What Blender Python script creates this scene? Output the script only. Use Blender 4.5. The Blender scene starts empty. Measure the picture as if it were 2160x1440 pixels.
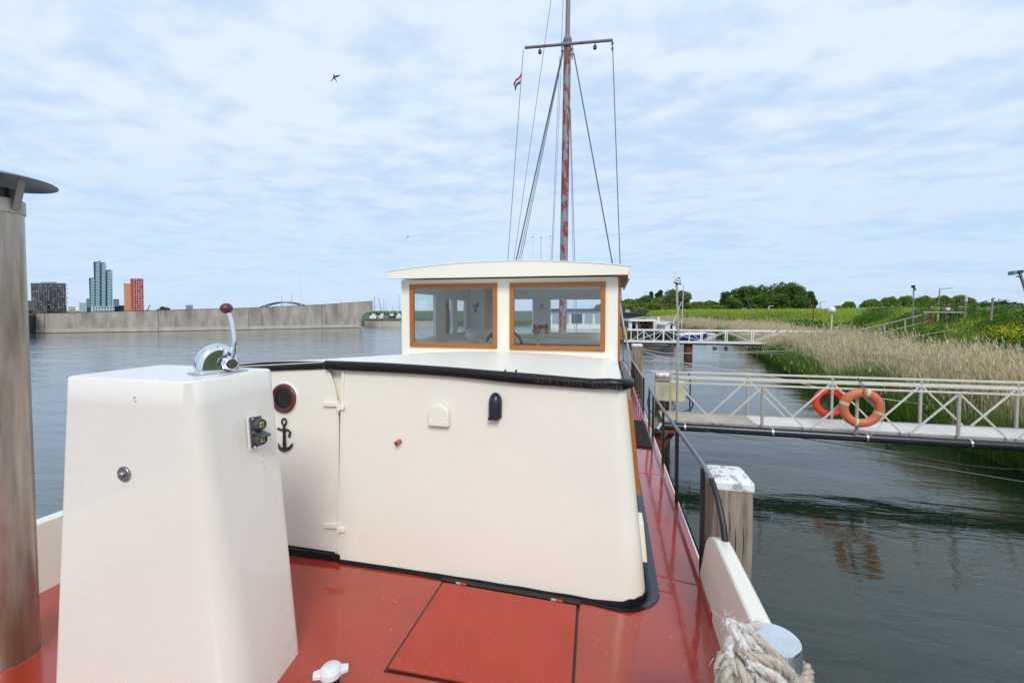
import bpy, bmesh, math, random
import numpy as np
from mathutils import Vector, Matrix
random.seed(7); rng = np.random.default_rng(7)
R = math.radians; PI = math.pi
S = bpy.context.scene; COL = S.collection
# ---------------------------------------------------------------- camera
FPX, YAW, PITCH, CZ = 920.0, R(13.15), R(2.0), 3.5
cd = bpy.data.cameras.new('camera'); cam = bpy.data.objects.new('camera', cd); COL.objects.link(cam)
cd.lens = FPX/2160*36; cd.sensor_width = 36; cd.sensor_fit = 'HORIZONTAL'
cd.shift_y = -33/2160; cd.clip_start = 0.05; cd.clip_end = 9000
cam.location = (0, 0, CZ); cam.rotation_euler = (PI/2-PITCH, 0, YAW)
S.camera = cam
# ---------------------------------------------------------------- light
SUN = Vector((0.38, -0.9, 0.82)).normalized()
SUN_STR, SKY_STR, EXPO = 1.5, 0.10, 0.46
w = bpy.data.worlds.new('World'); S.world = w; w.use_nodes = True
nt = w.node_tree; nt.nodes.clear()
def N(t, **k):
    n = nt.nodes.new(t)
    for a, b in k.items(): setattr(n, a, b)
    return n
def L(a, b): nt.links.new(a, b)
def math_node(op, a, b=None, c=None):
    n = N('ShaderNodeMath', operation=op)
    for i, v in enumerate((a, b, c)):
        if v is None: continue
        if isinstance(v, (int, float)): n.inputs[i].default_value = v
        else: L(v, n.inputs[i])
    return n.outputs[0]
out = N('ShaderNodeOutputWorld'); bg = N('ShaderNodeBackground'); bg.inputs[1].default_value = SKY_STR
sky = N('ShaderNodeTexSky'); sky.sky_type = 'NISHITA'; sky.sun_disc = False
sky.sun_elevation = math.asin(SUN.z); sky.sun_rotation = math.atan2(SUN.x, SUN.y) % (2*PI)
sky.dust_density = 0.6; sky.ozone_density = 1.6
tc = N('ShaderNodeTexCoord'); sep = N('ShaderNodeSeparateXYZ'); L(tc.outputs['Generated'], sep.inputs[0])
zc = math_node('ADD', math_node('MAXIMUM', sep.outputs[2], 0.0), 0.09)
u = math_node('DIVIDE', sep.outputs[0], zc); v = math_node('DIVIDE', sep.outputs[1], zc)
cb = N('ShaderNodeCombineXYZ'); L(u, cb.inputs[0]); L(v, cb.inputs[1])
mp = N('ShaderNodeMapping'); L(cb.outputs[0], mp.inputs[0]); mp.inputs['Rotation'].default_value = (0, 0, R(-35)); mp.inputs['Scale'].default_value = (0.72, 1.0, 1)
def wn(scale, det, rough, dist):
    n = N('ShaderNodeTexNoise'); L(mp.outputs[0], n.inputs['Vector'])
    n.inputs['Scale'].default_value = scale; n.inputs['Detail'].default_value = det
    n.inputs['Roughness'].default_value = rough; n.inputs['Distortion'].default_value = dist
    return n.outputs[0]
n1 = wn(4.6, 4, 0.5, 0.25); n2 = wn(0.8, 3, 0.5, 0.3); n3 = wn(11.0, 3, 0.6, 0.2)
cl = math_node('ADD', math_node('ADD', math_node('MULTIPLY', n1, 0.5), math_node('MULTIPLY', n2, 0.55)), math_node('MULTIPLY', n3, 0.16))
mr = N('ShaderNodeMapRange'); mr.interpolation_type = 'SMOOTHSTEP'; L(cl, mr.inputs[0])
mr.inputs[1].default_value = 0.46; mr.inputs[2].default_value = 0.67; mr.inputs[3].default_value = 0.45; mr.inputs[4].default_value = 1.0
fade = N('ShaderNodeMapRange'); L(sep.outputs[2], fade.inputs[0])      # fewer clouds right on the horizon
fade.inputs[1].default_value = 0.0; fade.inputs[2].default_value = 0.33; fade.inputs[3].default_value = 0.42; fade.inputs[4].default_value = 1.0
msk = math_node('MULTIPLY', mr.outputs[0], fade.outputs[0])
base = N('ShaderNodeMix'); base.data_type = 'RGBA'; base.inputs[0].default_value = 0.80
L(sky.outputs[0], base.inputs[6]); base.inputs[7].default_value = (3.2, 4.85, 7.1, 1)
cm = N('ShaderNodeMix'); cm.data_type = 'RGBA'; L(msk, cm.inputs[0]); L(base.outputs[2], cm.inputs[6])
cm.inputs[7].default_value = (5.55, 6.35, 7.4, 1)
L(cm.outputs[2], bg.inputs[0]); L(bg.outputs[0], out.inputs[0])
sl = bpy.data.lights.new('sun', 'SUN'); sl.energy = SUN_STR; sl.angle = R(20); sl.color = (1.0, 0.95, 0.88)
so = bpy.data.objects.new('sun', sl); COL.objects.link(so); so.rotation_euler = SUN.to_track_quat('Z', 'Y').to_euler(); so.location = (0, 0, 40)
S.view_settings.view_transform = 'Standard'; S.view_settings.look = 'None'
S.view_settings.exposure = EXPO; S.view_settings.gamma = 1; S.view_settings.use_curve_mapping = False
# ---------------------------------------------------------------- geometry from photo rays
# world frame = barge frame: +Y towards the bow, +X starboard, z = 0 water level
def ray(px, py):
    xr = (px-1080)/FPX; yr = (687-py)/FPX
    f = math.cos(PITCH)+yr*math.sin(PITCH); up = -math.sin(PITCH)+yr*math.cos(PITCH)
    return Vector((xr*math.cos(YAW)-f*math.sin(YAW), xr*math.sin(YAW)+f*math.cos(YAW), up))
def at_x(px, py, x): d = ray(px, py); t = x/d.x; return Vector((x, d.y*t, CZ+d.z*t))
SH = [0.0]                                             # rake of the cabin's aft wall while its fittings are built
def at_y(px, py, y):
    d = ray(px, py)
    if SH[0]:                                           # point on the raked plane, given as if the wall stood plumb
        k = SH[0]/1.3; t = (y-SH[0]+k*(CZ-1.76))/(d.y-k*d.z); return Vector((d.x*t, y, CZ+d.z*t))
    t = y/d.y; return Vector((d.x*t, y, CZ+d.z*t))
def at_z(px, py, z): d = ray(px, py); t = (z-CZ)/d.z; return Vector((d.x*t, d.y*t, z))
FW = Vector((-math.sin(YAW), math.cos(YAW), 0)); RT = Vector((math.cos(YAW), math.sin(YAW), 0))
def at_d(px, py, D): d = ray(px, py); t = D/(d.dot(FW)); return Vector((d.x*t, d.y*t, CZ+d.z*t))
# ---------------------------------------------------------------- object helpers
W = {}
def put(o, parent=None, origin=(0, 0, 0)):
    origin = Vector(origin); W[o.name] = origin
    if parent is not None:
        o.parent = parent; o.location = origin-W[parent.name]
    else: o.location = origin
    COL.objects.link(o)
def tag(o, label=None, cat=None, group=None, kind=None):
    if label: o['label'] = label
    if cat: o['category'] = cat
    if group: o['group'] = group
    if kind: o['kind'] = kind
    return o
def thing(name, loc, label, cat, group=None):
    o = bpy.data.objects.new(name, None); o.empty_display_size = 0.2
    put(o, None, loc); return tag(o, label, cat, group)
def copy_tree(o, parent=None, delta=Vector((0, 0, 0)), rz=None):
    c = o.copy(); COL.objects.link(c); c.parent = parent
    if parent is None: c.location = o.location+delta
    for ch in list(o.children): copy_tree(ch, c)
    return c
class M:
    def __init__(s): s.v = []; s.f = []
    def add(s, vs, fs):
        b = len(s.v); s.v += [tuple(x) for x in vs]; s.f += [tuple(i+b for i in f) for f in fs]; return s
    def box(s, a, b):
        (x0, y0, z0), (x1, y1, z1) = a, b
        return s.add([(x0,y0,z0),(x1,y0,z0),(x1,y1,z0),(x0,y1,z0),(x0,y0,z1),(x1,y0,z1),(x1,y1,z1),(x0,y1,z1)],
              [(0,3,2,1),(4,5,6,7),(0,1,5,4),(1,2,6,5),(2,3,7,6),(3,0,4,7)])
    def cbox(s, c, d): return s.box([c[i]-d[i]/2 for i in range(3)], [c[i]+d[i]/2 for i in range(3)])
    def obox(s, o, ax, ay, az):
        o, ax, ay, az = map(Vector, (o, ax, ay, az))
        p = [o, o+ax, o+ax+ay, o+ay]; p += [q+az for q in p]
        return s.add(p, [(0,3,2,1),(4,5,6,7),(0,1,5,4),(1,2,6,5),(2,3,7,6),(3,0,4,7)])
    def bar(s, p, q, wd, ht=None, up=(0, 0, 1)):
        p, q = Vector(p), Vector(q); ht = ht or wd; d = (q-p).normalized(); up = Vector(up)
        if abs(d.dot(up)) > 0.99: up = Vector((0, 1, 0))
        a = d.cross(up).normalized(); b = a.cross(d).normalized()
        return s.obox(p-a*wd/2-b*ht/2, a*wd, q-p, b*ht)
    def tube(s, pts, r, n=8, cap=True, closed=False):
        pts = [Vector(p) for p in pts]; k = len(pts); rs = r if isinstance(r, (list, tuple)) else [r]*k
        ring = []; prev = None
        for i, p in enumerate(pts):
            if closed: t = pts[(i+1) % k]-pts[i-1]
            else: t = pts[min(i+1, k-1)]-pts[max(i-1, 0)]
            t.normalize()
            if prev is None:
                a = t.cross(Vector((0, 0, 1)) if abs(t.z) < 0.9 else Vector((0, 1, 0))).normalized()
            else: a = (prev-t*prev.dot(t)).normalized()
            prev = a; b = t.cross(a)
            ring.append([p+(a*math.cos(2*PI*j/n)+b*math.sin(2*PI*j/n))*rs[i] for j in range(n)])
        vs = [q for rg in ring for q in rg]; fs = []
        for i in range(k if closed else k-1):
            i2 = (i+1) % k
            for j in range(n):
                j2 = (j+1) % n; fs.append((i*n+j, i*n+j2, i2*n+j2, i2*n+j))
        if cap and not closed: fs += [tuple(range(n))[::-1], tuple((k-1)*n+j for j in range(n))]
        return s.add(vs, fs)
    def lathe(s, c, prof, n=24, axis='z', cap=True):
        vs = []; c = Vector(c)
        for (r, h) in prof:
            for j in range(n):
                a = 2*PI*j/n; x, y = r*math.cos(a), r*math.sin(a)
                vs.append(c+(Vector((x, y, h)) if axis == 'z' else Vector((x, h, y)) if axis == 'y' else Vector((h, x, y))))
        fs = []
        for i in range(len(prof)-1):
            for j in range(n):
                j2 = (j+1) % n; fs.append((i*n+j, i*n+j2, (i+1)*n+j2, (i+1)*n+j))
        if cap: fs += [tuple(range(n))[::-1], tuple((len(prof)-1)*n+j for j in range(n))]
        return s.add(vs, fs)
    def prism(s, poly, ext):           # planar polygon of 3D points, extruded by vector
        ext = Vector(ext); poly = [Vector(p) for p in poly]; n = len(poly)
        return s.add(poly+[p+ext for p in poly], [tuple(range(n)), tuple(range(2*n-1, n-1, -1))]+[(i, (i+1) % n, (i+1) % n+n, i+n) for i in range(n)])
    def grid(s, rows, close_u=False):
        m, n = len(rows), len(rows[0]); vs = [p for r_ in rows for p in r_]; fs = []
        for i in range(m-1):
            for j in range(n if close_u else n-1):
                j2 = (j+1) % n; fs.append((i*n+j, i*n+j2, (i+1)*n+j2, (i+1)*n+j))
        return s.add(vs, fs)
    def sphere(s, c, r, n=16, m=8, sc=(1, 1, 1)):
        c = Vector(c); vs = [c+Vector((0, 0, r*sc[2]))]; fs = []
        for i in range(1, m):
            a = PI*i/m
            for j in range(n):
                b = 2*PI*j/n; vs.append(c+Vector((r*sc[0]*math.sin(a)*math.cos(b), r*sc[1]*math.sin(a)*math.sin(b), r*sc[2]*math.cos(a))))
        vs.append(c-Vector((0, 0, r*sc[2])))
        for j in range(n):
            fs.append((0, 1+j, 1+(j+1) % n)); e = len(vs)-1; fs.append((e, e-n+(j+1) % n, e-n+j))
        for i in range(m-2):
            for j in range(n):
                j2 = (j+1) % n; a = 1+i*n; fs.append((a+j, a+n+j, a+n+j2, a+j2))
        return s.add(vs, fs)
    def build(s, name, mat, parent=None, bev=0, ang=35, flat=False, sub=0, origin=None):
        if SH[0]: s.v = [(x, y-SH[0]*max(0, 1-(z-1.76)/1.3)*max(0, min(1, 1-(y-2.75))), z) for x, y, z in s.v]
        P = np.array(s.v, float); lo, hi = P.min(0), P.max(0)
        o0 = Vector(((lo[0]+hi[0])/2, (lo[1]+hi[1])/2, lo[2])) if origin is None else Vector(origin)
        me = bpy.data.meshes.new(name); me.from_pydata([tuple(Vector(q)-o0) for q in s.v], [], s.f)
        me.materials.append(mat); bm = bmesh.new(); bm.from_mesh(me); bmesh.ops.recalc_face_normals(bm, faces=bm.faces); bm.to_mesh(me); bm.free()
        if not flat:
            me.polygons.foreach_set('use_smooth', [True]*len(me.polygons)); me.set_sharp_from_angle(angle=R(ang))
        o = bpy.data.objects.new(name, me); put(o, parent, o0)
        if bev:
            md = o.modifiers.new('bevel', 'BEVEL'); md.width = bev; md.segments = 2; md.limit_method = 'ANGLE'; md.angle_limit = R(40); md.harden_normals = False
        if sub: md = o.modifiers.new('subd', 'SUBSURF'); md.levels = md.render_levels = sub
        return o
def np_mesh(name, V, T, mat, rnd=None, kind='stuff'):
    V = np.ascontiguousarray(V, np.float32); T = np.ascontiguousarray(T, np.int32); k = T.shape[1]
    me = bpy.data.meshes.new(name); me.vertices.add(len(V)); me.vertices.foreach_set('co', V.ravel())
    me.loops.add(T.size); me.loops.foreach_set('vertex_index', T.ravel())
    me.polygons.add(len(T)); me.polygons.foreach_set('loop_start', np.arange(len(T), dtype=np.int32)*k)
    if rnd is not None: me.attributes.new('rnd', 'FLOAT', 'POINT').data.foreach_set('value', np.ascontiguousarray(rnd, np.float32))
    me.materials.append(mat); me.update(calc_edges=True); me.validate()
    return me
def wall_holes(m, axis, c, th, a0, a1, z0, z1, holes):
    # a wall slab in the plane axis=c with rectangular openings
    xs = sorted({a0, a1, *[h[0] for h in holes], *[h[1] for h in holes]}); zs = sorted({z0, z1, *[h[2] for h in holes], *[h[3] for h in holes]})
    for i in range(len(xs)-1):
        for j in range(len(zs)-1):
            mx, mz = (xs[i]+xs[i+1])/2, (zs[j]+zs[j+1])/2
            if any(h[0] < mx < h[1] and h[2] < mz < h[3] for h in holes): continue
            if axis == 'y': m.box((xs[i], c, zs[j]), (xs[i+1], c+th, zs[j+1]))
            else: m.box((c, xs[i], zs[j]), (c+th, xs[i+1], zs[j+1]))
    return m
# ---------------------------------------------------------------- materials
def mat(name, col, rough=0.5, metal=0.0, var=0.0, vs=4.0, bump=0.0, bs=30.0, coat=0.0, col2=None, mix=(0.45, 0.6), stretch=None, spec=0.5, rvar=0.0, attr=False, det=5):
    m = bpy.data.materials.new(name); m.use_nodes = True; t = m.node_tree; b = t.nodes['Principled BSDF']
    b.inputs['Base Color'].default_value = (*col, 1); b.inputs['Roughness'].default_value = rough; b.inputs['Metallic'].default_value = metal
    b.inputs['Specular IOR Level'].default_value = spec
    if coat: b.inputs['Coat Weight'].default_value = coat; b.inputs['Coat Roughness'].default_value = 0.05
    def nd(ty): return t.nodes.new(ty)
    tcn = nd('ShaderNodeTexCoord'); src = tcn.outputs['Object']
    if stretch:
        mpn = nd('ShaderNodeMapping'); mpn.inputs['Scale'].default_value = stretch; t.links.new(src, mpn.inputs[0]); src = mpn.outputs[0]
    def noise(sc, d=5, ro=0.6):
        n = nd('ShaderNodeTexNoise'); n.inputs['Scale'].default_value = sc; n.inputs['Detail'].default_value = d; n.inputs['Roughness'].default_value = ro
        t.links.new(src, n.inputs['Vector']); return n.outputs[0]
    if attr:
        an = nd('ShaderNodeAttribute'); an.attribute_name = 'rnd'; fac = an.outputs['Fac']
        cr = nd('ShaderNodeMix'); cr.data_type = 'RGBA'; cr.inputs[6].default_value = (*col, 1); cr.inputs[7].default_value = (*(col2 or col), 1)
        t.links.new(fac, cr.inputs[0]); t.links.new(cr.outputs[2], b.inputs['Base Color'])
    elif col2 is not None:
        mrn = nd('ShaderNodeMapRange'); mrn.inputs[1].default_value, mrn.inputs[2].default_value = mix; t.links.new(noise(vs, det), mrn.inputs[0])
        cr = nd('ShaderNodeMix'); cr.data_type = 'RGBA'; cr.inputs[6].default_value = (*col, 1); cr.inputs[7].default_value = (*col2, 1)
        t.links.new(mrn.outputs[0], cr.inputs[0]); t.links.new(cr.outputs[2], b.inputs['Base Color'])
    elif var:
        mrn = nd('ShaderNodeMapRange'); mrn.inputs[1].default_value, mrn.inputs[2].default_value = 0.3, 0.7; t.links.new(noise(vs, det), mrn.inputs[0])
        cr = nd('ShaderNodeMix'); cr.data_type = 'RGBA'; cr.inputs[6].default_value = (*[c*(1-var) for c in col], 1); cr.inputs[7].default_value = (*[min(1, c*(1+var)) for c in col], 1)
        t.links.new(mrn.outputs[0], cr.inputs[0]); t.links.new(cr.outputs[2], b.inputs['Base Color'])
    if rvar:
        mrn = nd('ShaderNodeMapRange'); mrn.inputs[1].default_value, mrn.inputs[2].default_value = 0.3, 0.7
        mrn.inputs[3].default_value, mrn.inputs[4].default_value = max(0, rough-rvar), rough+rvar
        t.links.new(noise(vs*2.3), mrn.inputs[0]); t.links.new(mrn.outputs[0], b.inputs['Roughness'])
    if bump:
        bn = nd('ShaderNodeBump'); bn.inputs['Distance'].default_value = bump; bn.inputs['Strength'].default_value = 1.0
        t.links.new(noise(bs, 4), bn.inputs['Height']); t.links.new(bn.outputs[0], b.inputs['Normal'])
        if coat: t.links.new(bn.outputs[0], b.inputs['Coat Normal'])
    return m
X = {}
X['cream'] = mat('cream_paint', (0.82, 0.79, 0.69), 0.30, var=0.02, vs=1.5, bump=0.0022, bs=3.0, coat=0.2, rvar=0.05, det=2)
X['cream_old'] = mat('cream_console_paint', (0.80, 0.785, 0.705), 0.28, var=0.025, vs=2.0, bump=0.0028, bs=3.5, coat=0.4, rvar=0.05)
X['cream_wh'] = mat('cream_wheelhouse_paint', (0.84, 0.80, 0.69), 0.35, var=0.02, vs=2, bump=0.0003, bs=20)
X['red'] = mat('red_deck_paint', (0.365, 0.034, 0.016), 0.15, var=0.12, vs=2.5, bump=0.0022, bs=5.5, coat=0.6, rvar=0.05)
X['redh'] = mat('red_hatch_paint', (0.40, 0.041, 0.019), 0.28, var=0.08, vs=6, bump=0.0006, bs=25)
X['tread'] = mat('red_tread_paint', (0.43, 0.047, 0.023), 0.45)
X['roofp'] = mat('cream_roof_paint', (0.86, 0.82, 0.71), 0.38, spec=0.35, var=0.02, vs=2, bump=0.0010, bs=2.5, det=2)
X['black'] = mat('black_gloss_paint', (0.006, 0.006, 0.007), 0.3, bump=0.004, bs=35, spec=0.35)
X['blackm'] = mat('black_satin_paint', (0.012, 0.012, 0.015), 0.4, bump=0.0005, bs=60)
X['weld'] = mat('glossy_weld_bead', (0.03, 0.03, 0.033), 0.15, coat=0.5)
X['hoodp'] = mat('blue_black_plastic', (0.012, 0.015, 0.024), 0.3)
X['navy'] = mat('navy_paint', (0.035, 0.045, 0.07), 0.35, bump=0.0006, bs=40)
X['chrome'] = mat('polished_chrome', (0.82, 0.83, 0.84), 0.09, 1.0, rvar=0.05, vs=8)
X['steel'] = mat('worn_steel', (0.55, 0.55, 0.56), 0.32, 1.0, var=0.1, vs=12)
X['bollard'] = mat('scuffed_stainless', (0.80, 0.81, 0.82), 0.16, 1.0, var=0.10, vs=18, rvar=0.10)
X['steeld'] = mat('dull_button_steel', (0.30, 0.29, 0.29), 0.35, 0.9)
X['galv'] = mat('galvanised_steel', (0.42, 0.39, 0.34), 0.5, 0.2, var=0.14, vs=6)
X['galvl'] = mat('light_galvanised_rail', (0.62, 0.585, 0.51), 0.45, 0.1, var=0.10, vs=5)
X['stack'] = mat('heat_stained_steel', (0.52, 0.46, 0.40), 0.30, 0.7, col2=(0.28, 0.205, 0.14), vs=2.6, mix=(0.34, 0.66), stretch=(5, 5, 0.6), bump=0.0006, bs=20, rvar=0.12)
X['capm'] = mat('galvanised_cap', (0.30, 0.29, 0.29), 0.35, 0.7, var=0.2, vs=5)
X['wood'] = mat('orange_brown_window_wood', (0.36, 0.125, 0.022), 0.38, var=0.12, vs=9, stretch=(1, 1, 8), coat=0.2)
X['pile'] = mat('weathered_oak', (0.34, 0.27, 0.21), 0.85, col2=(0.12, 0.09, 0.07), vs=5, mix=(0.42, 0.72), stretch=(6, 6, 0.5), bump=0.012, bs=9)
X['pilecap'] = mat('chipped_white_cap', (0.78, 0.78, 0.76), 0.6, col2=(0.38, 0.40, 0.44), vs=17, mix=(0.53, 0.56), bump=0.001, bs=30)
X['mast'] = mat('flaking_mast_paint', (0.24, 0.24, 0.27), 0.55, col2=(0.22, 0.036, 0.026), vs=2.2, mix=(0.505, 0.525), stretch=(3.4, 3.4, 1.2), det=8)
X['mastg'] = mat('grey_mast_paint', (0.20, 0.195, 0.22), 0.55, col2=(0.4, 0.07, 0.05), vs=4, mix=(0.62, 0.64), det=6)
X['wire'] = mat('wire_rope', (0.12, 0.13, 0.15), 0.5, 0.3)
X['wirel'] = mat('light_cord', (0.25, 0.28, 0.36), 0.6)
X['rubber'] = mat('black_rubber', (0.012, 0.012, 0.012), 0.75, bump=0.003, bs=60)
X['maroon'] = mat('maroon_plastic', (0.12, 0.03, 0.028), 0.35, rvar=0.1, vs=20)
X['dark'] = mat('dark_void', (0.012, 0.008, 0.006), 0.4)
X['anchor'] = mat('green_black_cast_iron', (0.012, 0.016, 0.012), 0.4, bump=0.003, bs=60)
X['brass'] = mat('brass_contacts', (0.62, 0.50, 0.25), 0.4, 0.4)
X['grayp'] = mat('grey_plastic', (0.055, 0.06, 0.065), 0.4, bump=0.0006, bs=50)
X['terra'] = mat('terracotta_pipe', (0.42, 0.10, 0.07), 0.55)
X['whitep'] = mat('white_plastic', (0.72, 0.73, 0.74), 0.3)
X['white'] = mat('white_paint', (0.78, 0.78, 0.76), 0.4, var=0.04, vs=4)
X['whited'] = mat('dull_white_boards', (0.62, 0.62, 0.60), 0.6, var=0.08, vs=3)
X['hose'] = mat('blue_black_hose', (0.02, 0.035, 0.055), 0.4)
X['pvc'] = mat('black_pvc_pipe', (0.012, 0.013, 0.018), 0.28, rvar=0.08, vs=6)
X['boxc'] = mat('cream_meter_box', (0.66, 0.63, 0.42), 0.4, var=0.04, vs=6)
X['walk'] = mat('beige_walkway', (0.50, 0.43, 0.36), 0.7, var=0.12, vs=8, bump=0.002, bs=60)
X['walk2'] = mat('pale_walkway', (0.74, 0.71, 0.67), 0.7, var=0.08, vs=8, bump=0.002, bs=60)
X['orange'] = mat('faded_orange_ring', (0.62, 0.17, 0.07), 0.5, var=0.10, vs=10)
X['redring'] = mat('bright_red_ring', (0.72, 0.045, 0.015), 0.4, var=0.05, vs=8)
X['band'] = mat('ring_band', (0.62, 0.52, 0.38), 0.6)
X['rope'] = mat('old_mooring_rope', (0.46, 0.40, 0.32), 0.9, var=0.35, vs=35, bump=0.003, bs=200)
X['ropew'] = mat('white_frayed_rope', (0.62, 0.59, 0.54), 0.9, var=0.32, vs=40, bump=0.003, bs=220)
X['cord'] = mat('pale_line', (0.5, 0.48, 0.42), 0.8)
X['concrete'] = mat('stained_concrete', (0.43, 0.395, 0.34), 0.85, col2=(0.22, 0.19, 0.16), vs=0.9, mix=(0.36, 0.66), stretch=(1, 1, 0.25), bump=0.03, bs=1.5, det=10)
X['concl'] = mat('pale_concrete', (0.48, 0.43, 0.36), 0.85, var=0.18, vs=0.7, det=8)
X['bldgrey'] = mat('grey_brick_block', (0.10, 0.10, 0.11), 0.8, var=0.2, vs=0.3)
X['bldteal'] = mat('dark_teal_frame', (0.012, 0.055, 0.085), 0.5)
X['bal'] = mat('pale_aqua_balcony', (0.30, 0.50, 0.60), 0.4)
X['bldorange'] = mat('orange_facade', (0.58, 0.26, 0.09), 0.7, var=0.08, vs=0.3)
X['bldred'] = mat('red_facade', (0.44, 0.06, 0.05), 0.7, var=0.08, vs=0.3)
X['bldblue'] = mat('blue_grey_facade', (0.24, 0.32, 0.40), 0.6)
X['winw'] = mat('pale_window_strip', (0.45, 0.45, 0.46), 0.4)
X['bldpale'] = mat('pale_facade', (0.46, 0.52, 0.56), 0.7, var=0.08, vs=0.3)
X['winl'] = mat('sky_lit_window', (0.34, 0.40, 0.44), 0.12)
X['wind'] = mat('dark_window', (0.02, 0.025, 0.03), 0.1)
X['shed'] = mat('navy_cladding', (0.028, 0.045, 0.065), 0.6, var=0.1, vs=0.5)
X['blackhull'] = mat('dark_hull_plating', (0.022, 0.02, 0.02), 0.5, var=0.3, vs=0.8)
X['grayhull'] = mat('worn_grey_hull', (0.12, 0.105, 0.095), 0.7, var=0.3, vs=0.9)
X['bluehull'] = mat('blue_boat_hull', (0.012, 0.06, 0.25), 0.3)
X['rust'] = mat('rusty_pile', (0.16, 0.05, 0.025), 0.85, var=0.4, vs=4)
X['orangebr'] = mat('varnished_timber', (0.36, 0.14, 0.04), 0.5, var=0.2, vs=4)
X['redpaint'] = mat('red_gangway_paint', (0.36, 0.03, 0.025), 0.5)
X['inwall'] = mat('pale_grey_interior', (0.80, 0.80, 0.79), 0.7)
X['pot'] = mat('white_glazed_pot', (0.7, 0.68, 0.64), 0.3)
X['bark'] = mat('bark', (0.10, 0.08, 0.06), 0.9, var=0.3, vs=3)
X['soil'] = mat('embankment_turf', (0.045, 0.075, 0.018), 0.95, var=0.4, vs=0.6, bump=0.05, bs=3)
X['land'] = mat('far_land', (0.06, 0.09, 0.03), 0.95, var=0.3, vs=0.05)
X['roof'] = mat('grey_roof', (0.3, 0.31, 0.32), 0.6)
X['bird'] = mat('dark_feathers', (0.012, 0.014, 0.022), 0.6)
X['lampm'] = mat('grey_lamp_metal', (0.20, 0.23, 0.27), 0.5, 0.2)
X['globe'] = mat('white_globe', (0.8, 0.8, 0.8), 0.3)
X['fr'] = mat('flag_red', (0.35, 0.02, 0.03), 0.8); X['fw'] = mat('flag_white', (0.6, 0.6, 0.62), 0.8); X['fb'] = mat('flag_blue', (0.02, 0.06, 0.25), 0.8)
def plant(name, c1, c2, tr=0.35, rough=0.7):
    m = mat(name, c1, rough, attr=True, col2=c2, spec=0.25); t = m.node_tree; b = t.nodes['Principled BSDF']; o = t.nodes['Material Output']
    tl = t.nodes.new('ShaderNodeBsdfTranslucent'); mx = t.nodes.new('ShaderNodeMixShader'); mx.inputs[0].default_value = tr
    t.links.new(b.inputs['Base Color'].links[0].from_socket, tl.inputs[0]); t.links.new(b.outputs[0], mx.inputs[1]); t.links.new(tl.outputs[0], mx.inputs[2]); t.links.new(mx.outputs[0], o.inputs[0]); return m
X['reed'] = plant('dry_reed', (0.36, 0.28, 0.14), (0.98, 0.86, 0.62), 0.5)
X['shoot'] = plant('green_reed_shoot', (0.05, 0.13, 0.012), (0.17, 0.28, 0.04))
X['grass'] = plant('bank_grass', (0.14, 0.26, 0.018), (0.50, 0.60, 0.09))
X['weed'] = plant('dark_bank_weeds', (0.03, 0.10, 0.012), (0.12, 0.26, 0.03))
X['yellow'] = plant('yellow_blossom', (0.62, 0.55, 0.01), (0.85, 0.75, 0.03), 0.2)
X['umbel'] = plant('white_umbels', (0.45, 0.52, 0.36), (0.7, 0.72, 0.6), 0.2)
X['leafd'] = plant('dark_green_leaves', (0.036, 0.09, 0.016), (0.18, 0.31, 0.055))
X['leafm'] = plant('mid_green_leaves', (0.08, 0.15, 0.018), (0.28, 0.40, 0.06))
X['leafp'] = plant('pale_willow_leaves', (0.12, 0.16, 0.05), (0.30, 0.36, 0.15))
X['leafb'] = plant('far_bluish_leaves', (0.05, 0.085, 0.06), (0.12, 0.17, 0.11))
def glass():
    m = bpy.data.materials.new('window_glass'); m.use_nodes = True; t = m.node_tree; t.nodes.clear()
    o = t.nodes.new('ShaderNodeOutputMaterial'); a = t.nodes.new('ShaderNodeBsdfTransparent'); a.inputs[0].default_value = (0.95, 0.97, 0.97, 1)
    g = t.nodes.new('ShaderNodeBsdfGlossy'); g.inputs['Roughness'].default_value = 0.01; ge = t.nodes.new('ShaderNodeNewGeometry'); dp_ = t.nodes.new('ShaderNodeVectorMath'); dp_.operation = 'DOT_PRODUCT'
    t.links.new(ge.outputs['Incoming'], dp_.inputs[0]); t.links.new(ge.outputs['Normal'], dp_.inputs[1])
    def mth(op, a_, b_):
        n = t.nodes.new('ShaderNodeMath'); n.operation = op
        for i, v_ in enumerate((a_, b_)):
            if isinstance(v_, (int, float)): n.inputs[i].default_value = v_
            elif v_ is not None: t.links.new(v_, n.inputs[i])
        return n.outputs[0]
    fr = mth('ADD', mth('MULTIPLY', mth('POWER', mth('SUBTRACT', 1.0, mth('ABSOLUTE', dp_.outputs['Value'], None)), 5.0), 0.9), 0.045)
    mx = t.nodes.new('ShaderNodeMixShader'); t.links.new(fr, mx.inputs[0]); t.links.new(a.outputs[0], mx.inputs[1]); t.links.new(g.outputs[0], mx.inputs[2]); t.links.new(mx.outputs[0], o.inputs[0]); return m
X['glass'] = glass()
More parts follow.
